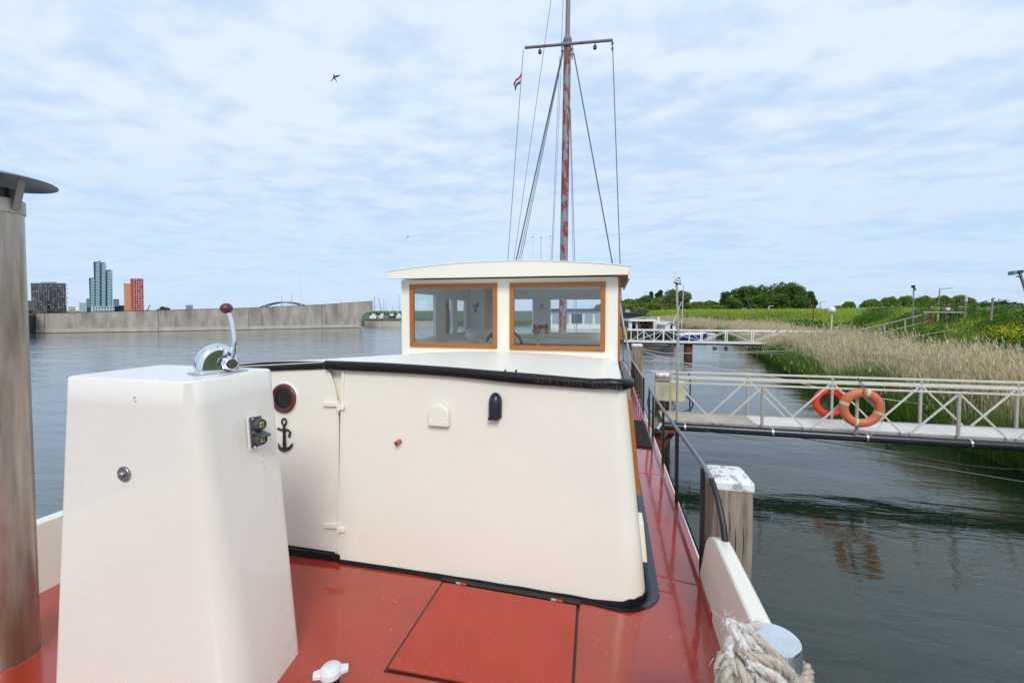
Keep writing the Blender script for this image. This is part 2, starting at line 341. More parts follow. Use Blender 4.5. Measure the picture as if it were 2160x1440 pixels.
def water():
    m = bpy.data.materials.new('harbour_water'); m.use_nodes = True; t = m.node_tree; b = t.nodes['Principled BSDF']
    b.inputs['Base Color'].default_value = (0.016, 0.036, 0.022, 1); b.inputs['Roughness'].default_value = 0.03; b.inputs['IOR'].default_value = 1.6
    def nd(ty): return t.nodes.new(ty)
    g = nd('ShaderNodeNewGeometry'); sp = nd('ShaderNodeSeparateXYZ'); t.links.new(g.outputs['Position'], sp.inputs[0])
    def nz(sc, st, rot, d, dist=0.0):
        mp_ = nd('ShaderNodeMapping'); mp_.inputs['Rotation'].default_value = (0, 0, rot); mp_.inputs['Scale'].default_value = st
        t.links.new(g.outputs['Position'], mp_.inputs[0]); n = nd('ShaderNodeTexNoise'); n.inputs['Scale'].default_value = sc; n.inputs['Detail'].default_value = d
        n.inputs['Distortion'].default_value = dist; t.links.new(mp_.outputs[0], n.inputs['Vector']); return n.outputs[0]
    def mm(op, a, b_):
        n = nd('ShaderNodeMath'); n.operation = op
        for i, v_ in enumerate((a, b_)):
            if isinstance(v_, (int, float)): n.inputs[i].default_value = v_
            else: t.links.new(v_, n.inputs[i])
        return n.outputs[0]
    mrc = nd('ShaderNodeMapRange'); t.links.new(sp.outputs[0], mrc.inputs[0]); mrc.inputs[1].default_value = -9; mrc.inputs[2].default_value = -1
    cx_ = nd('ShaderNodeMix'); cx_.data_type = 'RGBA'; cx_.inputs[6].default_value = (0.085, 0.115, 0.13, 1); cx_.inputs[7].default_value = (0.009, 0.021, 0.010, 1)
    t.links.new(mrc.outputs[0], cx_.inputs[0]); t.links.new(cx_.outputs[2], b.inputs['Base Color'])      # base colour lightened to port to mimic brighter sky reflection, dark green to starboard
    big = mm('MULTIPLY', nz(0.55, (0.45, 1.3, 1), R(14), 2, 0.4), 0.058)
    mid = mm('MULTIPLY', nz(2.3, (0.4, 1.2, 1), R(8), 4, 0.6), 0.014)
    sml = mm('MULTIPLY', nz(8.0, (0.4, 1.2, 1), R(12), 4, 0.5), 0.0062)
    mr_ = nd('ShaderNodeMapRange'); t.links.new(sp.outputs[0], mr_.inputs[0])         # open lake to port is choppier than the sheltered berth
    mr_.inputs[1].default_value = -5; mr_.inputs[2].default_value = 1; mr_.inputs[3].default_value = 1.5; mr_.inputs[4].default_value = 0.68
    pat = nd('ShaderNodeMapRange'); t.links.new(nz(0.12, (0.5, 1.2, 1), 0.2, 2), pat.inputs[0]); pat.inputs[1].default_value = .35; pat.inputs[2].default_value = .65; pat.inputs[3].default_value = .55; pat.inputs[4].default_value = 1.35
    small = mm('MULTIPLY', mm('ADD', mid, sml), pat.outputs[0])
    h = mm('MULTIPLY', mm('ADD', big, small), mr_.outputs[0])
    bn = nd('ShaderNodeBump'); bn.inputs['Strength'].default_value = 1; bn.inputs['Distance'].default_value = 1.0
    t.links.new(h, bn.inputs['Height']); t.links.new(bn.outputs[0], b.inputs['Normal']); return m
X['water'] = water()
# ================================================================ SETTING: water
XM = -1.45                                             # barge centreline
m = M(); m.add([(-3000, -1500, 0), (3000, -1500, 0), (3000, 3500, 0), (-3000, 3500, 0)], [(0, 1, 2, 3)])
tag(m.build('water', X['water'], flat=True), kind='structure')
# ================================================================ BARGE
barge = thing('barge', (XM, 7, 0), 'cream and red motor barge with wheelhouse and mast, moored in the foreground', 'barge')
def deckz(x, y):
    s = 1.75-0.042*max(0, min(y, 14)-2.7)
    if y > 14: s += 0.05*(y-14)**1.3
    return s+0.035*max(0, 1-((x-XM)/2.05)**2)
def halfb(y):                                          # half breadth of the deck
    if y < 2.2: return 2.05*math.sqrt(max(0, 1-((2.2-y)/4.6)**2.4))
    if y > 15: return 2.05*math.sqrt(max(0, 1-((y-15)/5.2)**2.2))
    return 2.05
ys = [-2.39, -2.3, -2.1, -1.8, -1.3, -0.8, -0.2, 0.4, 1, 1.5, 2, 2.65, 3.5, 5, 7, 9, 11, 13, 15, 16.5, 18, 19, 19.7, 20.1, 20.19]
rows = [[(XM+halfb(y)*t, y, deckz(XM+halfb(y)*t, y)) for t in np.linspace(-1, 1, 25)] for y in ys]
M().grid(rows).build('deck', X['red'], barge)
def outline(off=0.0):
    a = [(XM+halfb(y)+off, y) for y in ys]; b = [(XM-halfb(y)-off, y) for y in reversed(ys)]; return a+b
ol = outline(0.03)
hull_rows = [[(XM+(x-XM)*k, y+(0 if k == 1 else (0.25 if y < 7 else -0.25)*(1-k)*4), z if z is not None else deckz(x, y)-0.005) for x, y in ol] for k, z in ((1, None), (1.0, 1.0), (0.99, 0.5), (0.95, -0.1), (0.85, -0.8))]
M().grid(hull_rows, close_u=True).build('hull', X['blackm'], barge)
# raised edge along the starboard and port side decks
for sx in (1, -1):
    m = M(); m2 = M(); e = XM+sx*2.05
    yy = [2.6, 3, 3.5, 4, 5, 6, 7, 8, 9, 10, 11, 12, 13, 14, 15]
    for a, b in zip(yy[:-1], yy[1:]):
        for (mm_, lo, hi, h0, h1) in ((m, -0.055, -0.015, -0.03, 0.042), (m2, -0.014, -0.002, -0.05, 0.045)):
            j = random.uniform(-.004, .004)
            mm_.add([(e+sx*lo, a, deckz(e, a)+h0), (e+sx*hi, a, deckz(e, a)+h0), (e+sx*hi, b, deckz(e, b)+h0), (e+sx*lo, b, deckz(e, b)+h0),
                     (e+sx*lo, a, deckz(e, a)+h1), (e+sx*hi, a, deckz(e, a)+h1), (e+sx*hi, b, deckz(e, b)+h1), (e+sx*lo, b, deckz(e, b)+h1)],
                    [(0,3,2,1),(4,5,6,7),(0,1,5,4),(1,2,6,5),(2,3,7,6),(3,0,4,7)])
    m.build('waterway', X['red'], barge); m2.build('rubbing_strake', X['white'], barge)
# weld seams in the deck
sm = None
for a, b in (((1355, 1205), (1480, 1232)), ((1372, 1242), (1418, 1250)), ((1410, 1228), (1416, 1252))):
    p, q = at_z(*a, 1.75), at_z(*b, 1.75); M().tube([(p.x, p.y, deckz(p.x, p.y)), (q.x, q.y, deckz(q.x, q.y))], 0.004, 5).build('weld_seam', X['red'], barge)
for y in (5.1, 10.4):
    M().tube([(x, y, deckz(x, y)) for x in np.linspace(.2, .53, 5)], 0.004, 5).build('weld_seam', X['red'], barge)
# bulwark round the stern: bh(y) gives its height
def bh(y): return 0.0 if y >= 3.03 else 0.42+0.01*(2.6-y) if y < 2.6 else 0.42*math.sqrt(max(0, 1-((y-2.6)/0.43)**2.6))
bys = [-2.3, -2.1, -1.8, -1.3, -0.8, -0.2, 0.4, 1, 1.5, 2, 2.3, 2.45, 2.6, 2.7, 2.78, 2.85, 2.91, 2.95, 2.98, 3.0, 3.015, 3.025, 3.03]
rowsI = []; path = []
for s_, seq in ((1, bys[::-1]), (-1, bys)):
    for y in seq: path.append((s_, y))
rr = []
for s_, y in path:
    hb = halfb(y); x_i, x_o = XM+s_*(hb-0.02), XM+s_*(hb+0.065); zt = deckz(x_i, y)+max(0.03, bh(y)); zb = deckz(x_i, y)-0.03
    cy = 0.0 if y > 0 else 0.0
    rr.append([(x_i-s_*0.03, y, zb), (x_i, y, zt-0.008), (x_i+s_*0.008, y, zt), (x_o-s_*0.008, y, zt), (x_o, y, zt-0.008), (x_o+s_*0.02, y, zb-0.3)])
mb = M().grid(rr); n_ = len(rr[0]); mb.add(rr[0], [tuple(range(n_))]); mb.add(rr[-1], [tuple(range(n_))])
mb.build('bulwark', X['cream'], barge)
# ---------------------------------------------------------------- aft cabin
YA, YW = 2.65, 5.8
SH[0] = 0.075
def zroof(x, y):
    a = 3.146-(0.017 if x > -1.95 else 0.08)*(x+1.95)**2; b = 2.935-0.030*(x-XM)**2
    t = max(0, (y-YA)/(YW-YA)); return a*(1-t)+b*t if t < 1 else b-0.03*(y-YW)
XR0, XR1, XL0, XL1, XD = 0.205, 0.075, -3.13, -2.98, at_y(721, 1000, YA).x     # right bottom/top, left bottom/top, door edge
def cab_ring(t):                                       # horizontal section, t = 0 at deck, 1 at roof
    xr, xl = XR0+(XR1-XR0)*t, XL0+(XL1-XL0)*t; r = 0.17-0.07*t; p = []
    for x in np.linspace(XD, xr-r, 14): p.append((x, YA+0.012*t))
    for k in range(1, 9): a = PI/2*k/8; p.append((xr-r+r*math.sin(a), YA+r-r*math.cos(a)+0.012*t*(1-k/8)))
    for y in (3.2, 3.9, 4.6, 5.3, YW+0.02): p.append((xr, y))
    return p
rows = []
for i in range(13):
    t = i/12; rg = cab_ring(t); rows.append([(x, y, (deckz(x, y)-0.01)*(1-t)+(zroof(x, y)-0.01)*t) for x, y in rg])
M().grid(rows).build('cabin_wall', X['cream'], barge, ang=60)
m = M()                                                 # port part, door recess
xdl = -2.80
m.box((XD-0.02, YA+0.002, 1.75), (XD, YA+0.16, 3.10)); m.box((xdl-0.02, YA, 1.75), (xdl, YA+0.16, 3.06))
m.prism([(XL0, YA, 1.7), (xdl-0.02, YA, 1.7), (xdl-0.02, YA, 3.07), (XL1, YA, 3.05)], (0, 0.03, 0))
m.prism([(XL0, YA, 1.7), (XL0, YW, 1.6), (XL1, YW, 2.86), (XL1, YA, 3.05)], (0.03, 0, 0))
m.prism([(xdl-0.02, YA+0.055, 1.70), (XD, YA+0.055, 1.70), (XD, YA+0.055, 3.12), (xdl-0.02, YA+0.055, 3.08)], (0, 0.02, 0))
m.build('cabin_side', X['cream'], barge)
# roof sheet
rows = [[(x, y, zroof(x, y)-(0.05*max(0, (abs(x-XM)-1.42)/0.11)**2)) for x in np.linspace(XL1+0.02, XR1-0.02, 30)] for y in np.linspace(YA+0.01, YW+0.02, 18)]
M().grid(rows).build('cabin_roof', X['roofp'], barge, ang=60)
# black half-round coaming
def coam(x, y, dz): return (x, y, zroof(x, y)+dz)
pth = []
for px, py in ((690, 763), (745, 765), (800, 767), (850, 770), (900, 773.5), (950, 777), (1000, 781), (1050, 785.5), (1100, 790), (1150, 794), (1200, 798), (1250, 802)): p = at_y(px, py, YA); pth.append((p.x, YA, p.z))
xe = XR1+0.015
for k in range(0, 8): a = PI/2*k/7; x = xe-0.11+0.11*math.sin(a); y = YA+0.11-0.11*math.cos(a); pth.append((x, y, zroof(x, YA)+0.004))
for y in (3.0, 3.6, 4.4, 5.2, YW): pth.append((xe, y, zroof(xe, y)-0.02))
sec = [(-0.02, 0.008), (0.012, 0.012), (0.030, 0.002), (0.036, -0.012), (0.034, -0.038), (0.020, -0.052), (-0.02, -0.054)]
rr = []
for i, p in enumerate(pth):
    a = Vector(pth[max(i-1, 0)]); b = Vector(pth[min(i+1, len(pth)-1)]); t = (b-a); t.z = 0; t.normalize(); nrm = Vector((t.y, -t.x, 0))
    j = 0.002*math.sin(i*7.3)
    rr.append([Vector(p)+nrm*(o_+j)+Vector((0, 0, h_-(j if h_ < -.03 else 0))) for o_, h_ in sec])
co = M().grid(rr); co.add(rr[0], [tuple(range(7))])
# bead along the inner top edge
co.build('coaming', X['black'], barge, ang=50)
pl = [at_y(px, py, YA+0.03) for px, py in ((420, 779), (530, 773), (610, 769), (688, 765))]
m = M().grid([[p+Vector((0, -0.02, 0.003)) for p in pl], [p+Vector((0, -0.03, -0.006)) for p in pl], [p+Vector((0, -0.03, -0.035)) for p in pl], [p+Vector((0, 0.0, -0.04)) for p in pl]])
m.build('coaming', X['black'], barge)
m = M().bar(pl[0]+Vector((0, 0, .008)), pl[3]+Vector((0, 0, .008)), .03, .006); m.build('coaming_capping', X['cream'], barge)
for px in (1066, 1089):                                # two little brackets on the coaming
    p = at_y(px, 786, YA+0.02); M().cbox((p.x, p.y, p.z+0.005), (0.010, 0.012, 0.03)).build('coaming_lug', X['black'], barge)
# weld-bead lettering on the coaming
def stroke_text(txt, p0, p1, h, r, parent):
    G = {'0': [[(0,0),(1,0),(1,1),(0,1),(0,0)]], '1': [[(.5,0),(.5,1)]], '2': [[(0,.85),(.5,1),(1,.75),(0,0),(1,0)]], '3': [[(0,1),(1,1),(.4,.55),(1,.35),(.8,0),(0,0)]],
         '4': [[(.8,0),(.8,1),(0,.35),(1,.35)]], '5': [[(1,1),(0,1),(0,.55),(.9,.55),(.9,0),(0,0)]], '6': [[(.9,1),(.1,.6),(0,.1),(.8,0),(1,.4),(.1,.5)]], '8': [[(.5,.5),(0,.8),(.5,1),(1,.8),(.5,.5),(0,.2),(.5,0),(1,.2),(.5,.5)]],
         '9': [[(.1,0),(.9,.4),(1,.9),(.2,1),(0,.6),(.9,.5)]], 'B': [[(0,0),(0,1),(.8,1),(.9,.6),(0,.52),(.9,.4),(.8,0),(0,0)]], 'L': [[(0,1),(0,0),(.9,0)]], 'M': [[(0,0),(0,.9),(.5,.5),(1,.9),(1,0)]], 'N': [[(0,0),(0,.8),(.9,.8),(.9,0)]],
         'o': [[(.1,0),(0,.3),(.3,.6),(.7,.6),(.9,.3),(.8,0),(.1,0)]], '/': [[(0,0),(.6,1)]], 'C': [[(1,.8),(.4,.8),(0,.4),(.4,0),(1,.1)]]}
    p0, p1 = Vector(p0), Vector(p1); n = len(txt); d = (p1-p0)/n
    for i, ch in enumerate(txt):
        for st in G.get(ch, []): M().tube([p0+d*i+d*0.62*a+Vector((0, 0, h*b)) for a, b in st], r, 6).build('weld_letter', X['weld'], parent)
a = at_y(1126, 805.5, YA-0.037); b = at_y(1316, 820.5, YA-0.037)
stroke_text('N6342 B LC5/B M9330oooo', a, b, 0.022, 0.0031, barge)
# skirting at the foot of the cabin
m = M(); pp = [at_z(px, py, 1.78) for px, py in ((716, 1188), (830, 1200), (930, 1212))]
xs = [XD, -1.5, -1.05]; m2 = M()
rr = []; rng_ = cab_ring(0)
for i, (x, y) in enumerate(rng_):
    a = Vector(rng_[max(i-1, 0)]); b = Vector(rng_[min(i+1, len(rng_)-1)]); t = (b-a).normalized(); nrm = Vector((t.y, -t.x)); wd = 0.018 if x < -1.1 and y < 2.7 else 0.028 if i < 13 else 0.045; hs_ = .022 if i < 12 else .022+.023*min(1, (i-12)/3)
    jt = 0.004*math.sin(i*3.1)
    z0 = deckz(x, y)
    rr.append([(x+nrm.x*o_, y+nrm.y*o_, z0+h_) for o_, h_ in ((0.001, hs_+jt), (0.008, hs_+jt), (0.012, 0.010), (wd, 0.008), (wd+.004, -0.01))])
M().grid(rr).build('skirting', X['black'], barge)
m = M(); rr = []
for i, (x, y) in enumerate(rng_):
    if i < 17: continue
    a = Vector(rng_[i-1]); b = Vector(rng_[min(i+1, len(rng_)-1)]); t = (b-a).normalized(); nx_, ny_ = t.y, -t.x; w_ = .045+.035*min(1, (i-17)/4)
    z0 = deckz(x, y)+0.006; rr.append([(x+nx_*.03, y+ny_*.03, z0+.004), (x+nx_*w_, y+ny_*w_, z0+.004), (x+nx_*(w_+.003), y+ny_*(w_+.003), z0-0.01)])
M().grid(rr).build('deck_strip', X['navy'], barge)
m = M(); m.box((xdl, YA-0.005, 1.76), (XD-0.001, YA+0.14, 1.835)); m.build('door_sill', X['black'], barge, bev=0.006)
# door with porthole, hinges, cast anchor
YD = YA+0.014
dp = [at_y(px, py, YD) for px, py in ((713, 1158), (708, 1165), (598, 1148))]
tl = at_y(560, 782, YD); zt = at_y(690, 778, YD).z
poly = [Vector((xdl+0.02, YD, dp[2].z)), dp[1], dp[0]]+[at_y(px, py, YD) for px, py in ((712, 1000), (712, 900), (711, 862), (707, 833), (701, 808), (694, 788), (687, 779))]+[Vector((xdl+0.02, YD, tl.z))]
door = M().prism(poly, (0, 0.03, 0)).build('door', X['cream'], barge, bev=0.006)
edge = [p+Vector((0.004, 0.0, 0)) for p in poly[1:10]]
M().tube(edge, 0.009, 6).build('door_edge', X['cream'], door)
for py in (852, 1108):
    a = at_y(682, py, YD-0.012); b = at_y(712, py, YD-0.012)
    M().bar(a, b, 0.018, 0.036).build('hinge_strap', X['cream'], door, bev=0.006)
    M().tube([b+Vector((0.012, -0.004, -0.055)), b+Vector((0.012, -0.004, 0.024))], 0.0085, 10).build('hinge_pin', X['cream'], door)
    M().tube([b+Vector((0.012, -0.004, -0.040)), b+Vector((0.012, -0.004, -0.006))], 0.0155, 12).build('hinge_knuckle', X['cream'], door)
    M().bar(b+Vector((0.01, -0.008, -0.024)), b+Vector((0.058, -0.008, -0.018)), 0.018, 0.034).build('hinge_bracket', X['cream'], barge, bev=0.006)
c = at_y(601, 839, YD); 
M().lathe((c.x, YD, c.z), [(0.112, 0.004), (0.112, -0.006), (0.107, -0.010)], 32, 'y').build('porthole_seal', X['white'], door)
M().lathe((c.x, YD, c.z), [(0.104, -0.006), (0.104, -0.018), (0.096, -0.026), (0.082, -0.026), (0.078, -0.016), (0.070, -0.014), (0.067, -0.020)], 32, 'y', cap=False).build('porthole_ring', X['maroon'], door)
M().lathe((c.x, YD, c.z), [(0.076, -0.006), (0.076, -0.012)], 32, 'y').build('porthole_glass', X['dark'], door)
for k in range(8):
    a = 2*PI*k/8+.2; M().lathe((c.x+.093*math.cos(a), YD, c.z+.093*math.sin(a)), [(.006, -.024), (.004, -.029)], 8, 'y').build('porthole_screw', X['maroon'], door)
def A_(px, py, o=-0.012): return at_y(px, py, YD+o)
m = M(); m.tube([A_(599, 895), A_(600, 945)], [0.009, 0.012], 8); m.tube([A_(587, 904), A_(597, 907), A_(607, 906), A_(612, 911), A_(610, 918)], 0.007, 7)
m.sphere(A_(610, 919), 0.010); m.sphere(A_(587, 904), 0.009)
m.tube([A_(586, 936), A_(590, 945), A_(600, 948.5), A_(610, 945), A_(616, 936)], [0.004, 0.011, 0.015, 0.011, 0.004], 8)
m.tube([A_(599+6*math.cos(k*PI/4)*.8, 896-7+7*math.sin(k*PI/4)) for k in range(8)], 0.006, 6, closed=True)
m.add([A_(584, 932), A_(592, 944), A_(585, 944), A_(584, 932, -.004), A_(592, 944, -.004), A_(585, 944, -.004)], [(0, 1, 2), (3, 5, 4), (0, 3, 4, 1), (1, 4, 5, 2), (2, 5, 3, 0)])
m.add([A_(617, 932), A_(609, 944), A_(616, 944), A_(617, 932, -.004), A_(609, 944, -.004), A_(616, 944, -.004)], [(0, 2, 1), (3, 4, 5), (0, 1, 4, 3), (1, 2, 5, 4), (2, 0, 3, 5)])
m.build('anchor_ornament', X['anchor'], door)
# vent cover, dark vent hood, pipe stub on the aft wall
c0, c1 = at_y(902, 898, YA-.03), at_y(946, 898, YA-.03); zt = at_y(924, 853, YA-.03).z; zb = c0.z; rad = (c1.x-c0.x)/2; cx = (c0.x+c1.x)/2
def hood(cx, zb, zt, rad, y, th, taper=0): 
    p = [(cx-rad, y, zb), (cx+rad, y, zb)]+[(cx+rad*math.cos(a), y, zt-rad+rad*math.sin(a)) for a in np.linspace(0, PI, 13)]; return M().prism(p, (0, th, 0))
vc = hood(cx, zb, zt, rad, YA-.032, .034).build('vent_cover', X['cream'], barge, bev=0.007)
for s_ in (-1, 1): M().lathe((cx+s_*rad*.68, YA-.032, zb+.025), [(.006, .001), (.006, -.004), (.003, -.006)], 8, 'y').build('vent_screw', X['cream'], vc)
c0, c1 = at_y(1028, 881, YA-.03), at_y(1056, 884, YA-.03); zt = at_y(1042, 829, YA-.03).z; cx = (c0.x+c1.x)/2; rad = (c1.x-c0.x)/2
m = M(); rr = []
for k in range(9):
    t = (k/4*.6 if k < 5 else .6+.4*math.sin((k-4)/4*PI/2)); z = c0.z+(zt-c0.z)*t; pr = 0.045*math.sqrt(max(0, 1-max(0, (t-.55)/.45)**2)); w_ = rad*math.sqrt(max(0.0004, 1-max(0, (t-.6)/.4)**2))
    rr.append([(cx+w_*math.cos(a), YA-pr*math.sin(a), z) for a in np.linspace(0, PI, 9)])
m.grid(rr); m.add(rr[0], [tuple(range(9))]); vh = m.build('vent_hood', X['hoodp'], barge, ang=50)
M().bar((cx-rad*.8, YA-.025, c0.z-.002), (cx+rad*.8, YA-.025, c0.z-.002), .05, .012).build('vent_lip', X['blackm'], vh)
c = at_y(844, 930, YA)
pt = M(); e = Vector((c.x-.012, YA-.035, c.z-.008)); dv = (e-c).normalized()
pt.tube([c, e], 0.0155, 14); sp_ = pt.build('pipe_stub', X['terra'], barge); M().tube([e-dv*.01, e+dv*.001], 0.007, 10).build('pipe_bore', X['dark'], sp_)
# side window frame and small cream box on the starboard cabin side
def xs_side(z, y): t = (z-deckz(.2, y))/(zroof(.1, y)-deckz(.2, y)); return XR0+(XR1-XR0)*t
def side_strip(y0, y1, z0, z1, th, name, mt, hole=None):
    m = M(); a = [(xs_side(z, y), y, z) for y, z in ((y0, z0), (y1, z0), (y1, z1), (y0, z1))]; return m.prism(a, (th, 0, 0)).build(name, mt, barge, bev=0.003)
pa, pb = at_x(1345, 1035, .20), at_x(1355, 1165, .24)
for y0, y1, z0, z1 in ((3.25, 3.32, 2.17, 2.86), (4.75, 4.82, 2.13, 2.80), (3.325, 4.745, 2.17, 2.24), (3.325, 4.745, 2.76, 2.83)): side_strip(y0, y1, z0, z1, .038, 'side_window_frame', X['wood'])
side_strip(3.33, 4.74, 2.245, 2.755, .006, 'side_window_pane', X['wind'])
side_strip(2.95, 3.1, 1.87, 2.12, .030, 'cable_box', X['cream'])
SH[0] = 0.0
# ---------------------------------------------------------------- wheelhouse
XWL, XWR, ZT = -3.0, 0.05, 3.95
YF = 8.7
zb = 2.80
def rect_at(x0, y0, x1, y1, Y):
    a, b = at_y(x0, y0, Y), at_y(x1, y1, Y); return a, b
wf = []
for (x0, yt0, yb0, x1, yt1, yb1) in ((865, 599, 730.5, 1049, 598, 735.5), (1075.5, 596.5, 737.5, 1277, 594.5, 741)):
    xa = at_y(x0, 650, YW).x; xb = at_y(x1, 650, YW).x; z1 = (at_y(x0, yt0, YW).z+at_y(x1, yt1, YW).z)/2; z0 = (at_y(x0, yb0, YW).z+at_y(x1, yb1, YW).z)/2; wf.append((xa, xb, z0, z1))
F = 0.062
holes = [(a+F*.6, b-F*.6, c_+F*.6, d_-F*.6) for a, b, c_, d_ in wf]
wall_holes(M(), 'y', YW, 0.06, XWL, XWR, zb, ZT-.012, holes).build('wheelhouse_wall', X['cream_wh'], barge, flat=True)
def frame(m, axis, c, th, a0, a1, z0, z1, f):
    for s in ((a0, a1, z0, z0+f), (a0, a1, z1-f, z1), (a0, a0+f, z0+f, z1-f), (a1-f, a1, z0+f, z1-f)):
        if axis == 'y': m.box((s[0], c, s[2]), (s[1], c+th, s[3]))
        else: m.box((c, s[0], s[2]), (c+th, s[1], s[3]))
    return m
def window(axis, c, th, a0, a1, z0, z1, f, mt, gl, name='window_frame'):
    fr_ = frame(M(), axis, c, th, a0, a1, z0, z1, f).build(name, mt, barge, bev=0.004)
    g = M(); q = c+th*0.5
    if axis == 'y': g.box((a0+f*.9, q, z0+f*.9), (a1-f*.9, q+.004, z1-f*.9))
    else: g.box((q, a0+f*.9, z0+f*.9), (q+.004, a1-f*.9, z1-f*.9))
    g.build('window_pane', gl, fr_, flat=True); return fr_
for a, b, c_, d_ in wf: window('y', YW-.022, .05, a, b, c_, d_, F, X['wood'], X['glass'])
# side walls
lw = [(6.1, 6.95, 3.05, 3.78), (7.35, 7.75, 3.05, 3.72), (7.95, 8.5, 3.05, 3.72)]
wall_holes(M(), 'x', XWL, .05, YW+.06, YF, zb-.1, ZT-.012, lw).build('wheelhouse_wall', X['cream_wh'], barge, flat=True)
rw = [(6.1, 7.2, 3.05, 3.74), (7.7, 8.45, 3.05, 3.74)]
wall_holes(M(), 'x', XWR-.05, .05, YW+.06, YF, 1.55, ZT-.012, rw).build('wheelhouse_wall', X['cream_wh'], barge, flat=True)
for y0, y1, z0, z1 in lw: window('x', XWL-.001, .055, y0-.03, y1+.03, z0-.03, z1+.03, .05, X['white'], X['glass'])
for y0, y1, z0, z1 in rw: window('x', XWR-.03, .05, y0-.03, y1+.03, z0-.03, z1+.03, .05, X['wood'], X['glass'])
# forward wall, windows seen through the aft ones
ff = []
for (x0, x1, y0, y1) in ((947, 1002, 629, 705), (1078, 1124, 630, 705), (1160, 1300, 631, 703)):
    a, b = at_y(x0, y0, YF), at_y(x1, y1, YF); ff.append((a.x, min(b.x, XWR-.12), b.z, a.z))
ff[0] = (XWL+.25, ff[0][1], ff[0][2], ff[0][3])
wall_holes(M(), 'y', YF, .06, XWL, XWR, 1.6, ZT-.012, ff).build('wheelhouse_wall', X['cream_wh'], barge, flat=True)
for a, b, c_, d_ in ff: window('y', YF+.02, .05, a-.03, b+.03, c_-.03, d_+.03, .04, X['white'], X['glass'])
M().box((XWL+.06, YF-.012, 2.2), (ff[0][0], YF-.002, ZT-.03)).build('interior_lining', X['inwall'], barge, flat=True)
M().box((ff[1][1]+.0, YF-.012, 2.2), (ff[2][0], YF-.002, ZT-.03)).build('interior_lining', X['inwall'], barge, flat=True)
M().box((XWL+.06, YF-.014, ff[2][3]), (XWR-.06, YF-.004, ZT-.03)).build('interior_lining', X['inwall'], barge, flat=True)
M().box((XWL+.06, YF-.40, 2.86), (XWR-.06, YF-.02, 2.93)).build('dash_shelf', X['inwall'], barge, bev=.01)
M().box((XWL+.06, YF-.38, 2.2), (XWR-.06, YF-.34, 2.858)).build('dash_panel', X['orangebr'], barge)
M().box((XWL+.05, YW+.06, 2.15), (XWR-.05, YF, 2.2)).build('wheelhouse_floor', X['inwall'], barge)
M().box((XWL+.06, YW+.07, ZT-.05), (XWR-.06, YF-.01, ZT-.03)).build('wheelhouse_ceiling', X['inwall'], barge, flat=True)
# roof with arched fascia
def rooft(x): return 4.152-0.038*(x-XM)**2
xa, xb = -3.12, 0.19
y0, y1 = YW-.19, YF+.25
xx = np.linspace(xa, xb, 25)
prof = [(x, y0, rooft(x)) for x in xx]+[(xb-.02, y0, ZT-.005), (xa+.02, y0, ZT-.005)]
M().prism(prof, (0, .035, 0)).build('roof_fascia', X['cream_wh'], barge, bev=.004)
prof = [(x, y0+.036, rooft(x)-.004) for x in xx]+[(xb-.01, y0+.036, ZT+.02), (xa+.01, y0+.036, ZT+.02)]
M().prism(prof, (0, y1-y0-.036, 0)).build('wheelhouse_roof', X['cream_wh'], barge)
M().tube([(x, y0-.004, rooft(x)+.002) for x in xx], .006, 6).build('roof_edge_trim', X['white'], barge)
M().box((XWR+.001, y0+.05, ZT-.005), (xb-.015, y1-.05, ZT+.018)).build('soffit', X['orangebr'], barge, flat=True)
M().box((xb-.02, y0+.05, ZT-.05), (xb+.004, y1, ZT+.04)).build('roof_side_fascia', X['cream_wh'], barge)
M().cbox((xb+.03, y0+.03, rooft(xb)+.004), (.06, .03, .004)).build('gutter_tip', X['white'], barge)
M().box((XWR+.002, YW+.01, zb-.2), (XWR+.03, YW+.06, ZT-.03)).build('corner_board', X['wood'], barge)
# steering wheel on the dash
wc = at_y(1063, 735, 7.9)
sw = M(); sw.tube([(wc.x+.36*math.cos(a), 7.9, wc.z+.36*math.sin(a)) for a in np.linspace(0, 2*PI, 32, endpoint=False)], .022, 8, closed=True)
sw.sphere(wc, .06)
o_ = sw.build('steering_wheel', X['blackm'], barge)
for k in range(6):
    a = PI/3*k+.3; M().tube([wc, wc+Vector((.35*math.cos(a), 0, .35*math.sin(a)))], .016, 6).build('wheel_spoke', X['blackm'], o_)
# foredeck hold covers, white (seen through the windows) and forward coaming
M().box((-2.9, 9.2, 1.4), (0.0, 15.2, 2.35)).build('hold_coaming', X['cream'], barge, bev=.05)
M().prism([(-2.95, 9.15, 2.352), (XM, 9.15, 2.62), (.05, 9.15, 2.352)], (0, 6.1, 0)).build('hold_cover', X['white'], barge, bev=.02)
# ---------------------------------------------------------------- mast and rigging (parts of the barge)
MY = 12.9
def mp_(px, py): return at_y(px, py, MY)
b0 = mp_(1189, 560); c0 = mp_(1197, 93); t0 = mp_(1199, -20)
bx = b0.x+(b0.x-c0.x)/(b0.z-c0.z)*(1.2-b0.z)
mast = M().tube([(bx, MY, 1.2), (c0.x, MY, c0.z+.06)], [.122, .105], 20).build('mast', X['mast'], barge)
M().lathe((c0.x, MY, c0.z), [(.105, .02), (.125, .06), (.125, .12), (.09, .20), (.075, .24)], 20).build('mast_collar', X['mastg'], mast)
M().tube([(c0.x, MY, c0.z+.2), (t0.x+.03, MY, t0.z+2.2)], [.068, .055], 16).build('topmast', X['mastg'], mast)
sl_, sr_ = at_y(1107, 101, MY-.12), at_y(1292, 85, MY-.12)
M().tube([sl_, sr_], .04, 12).build('spreader', X['mastg'], mast)
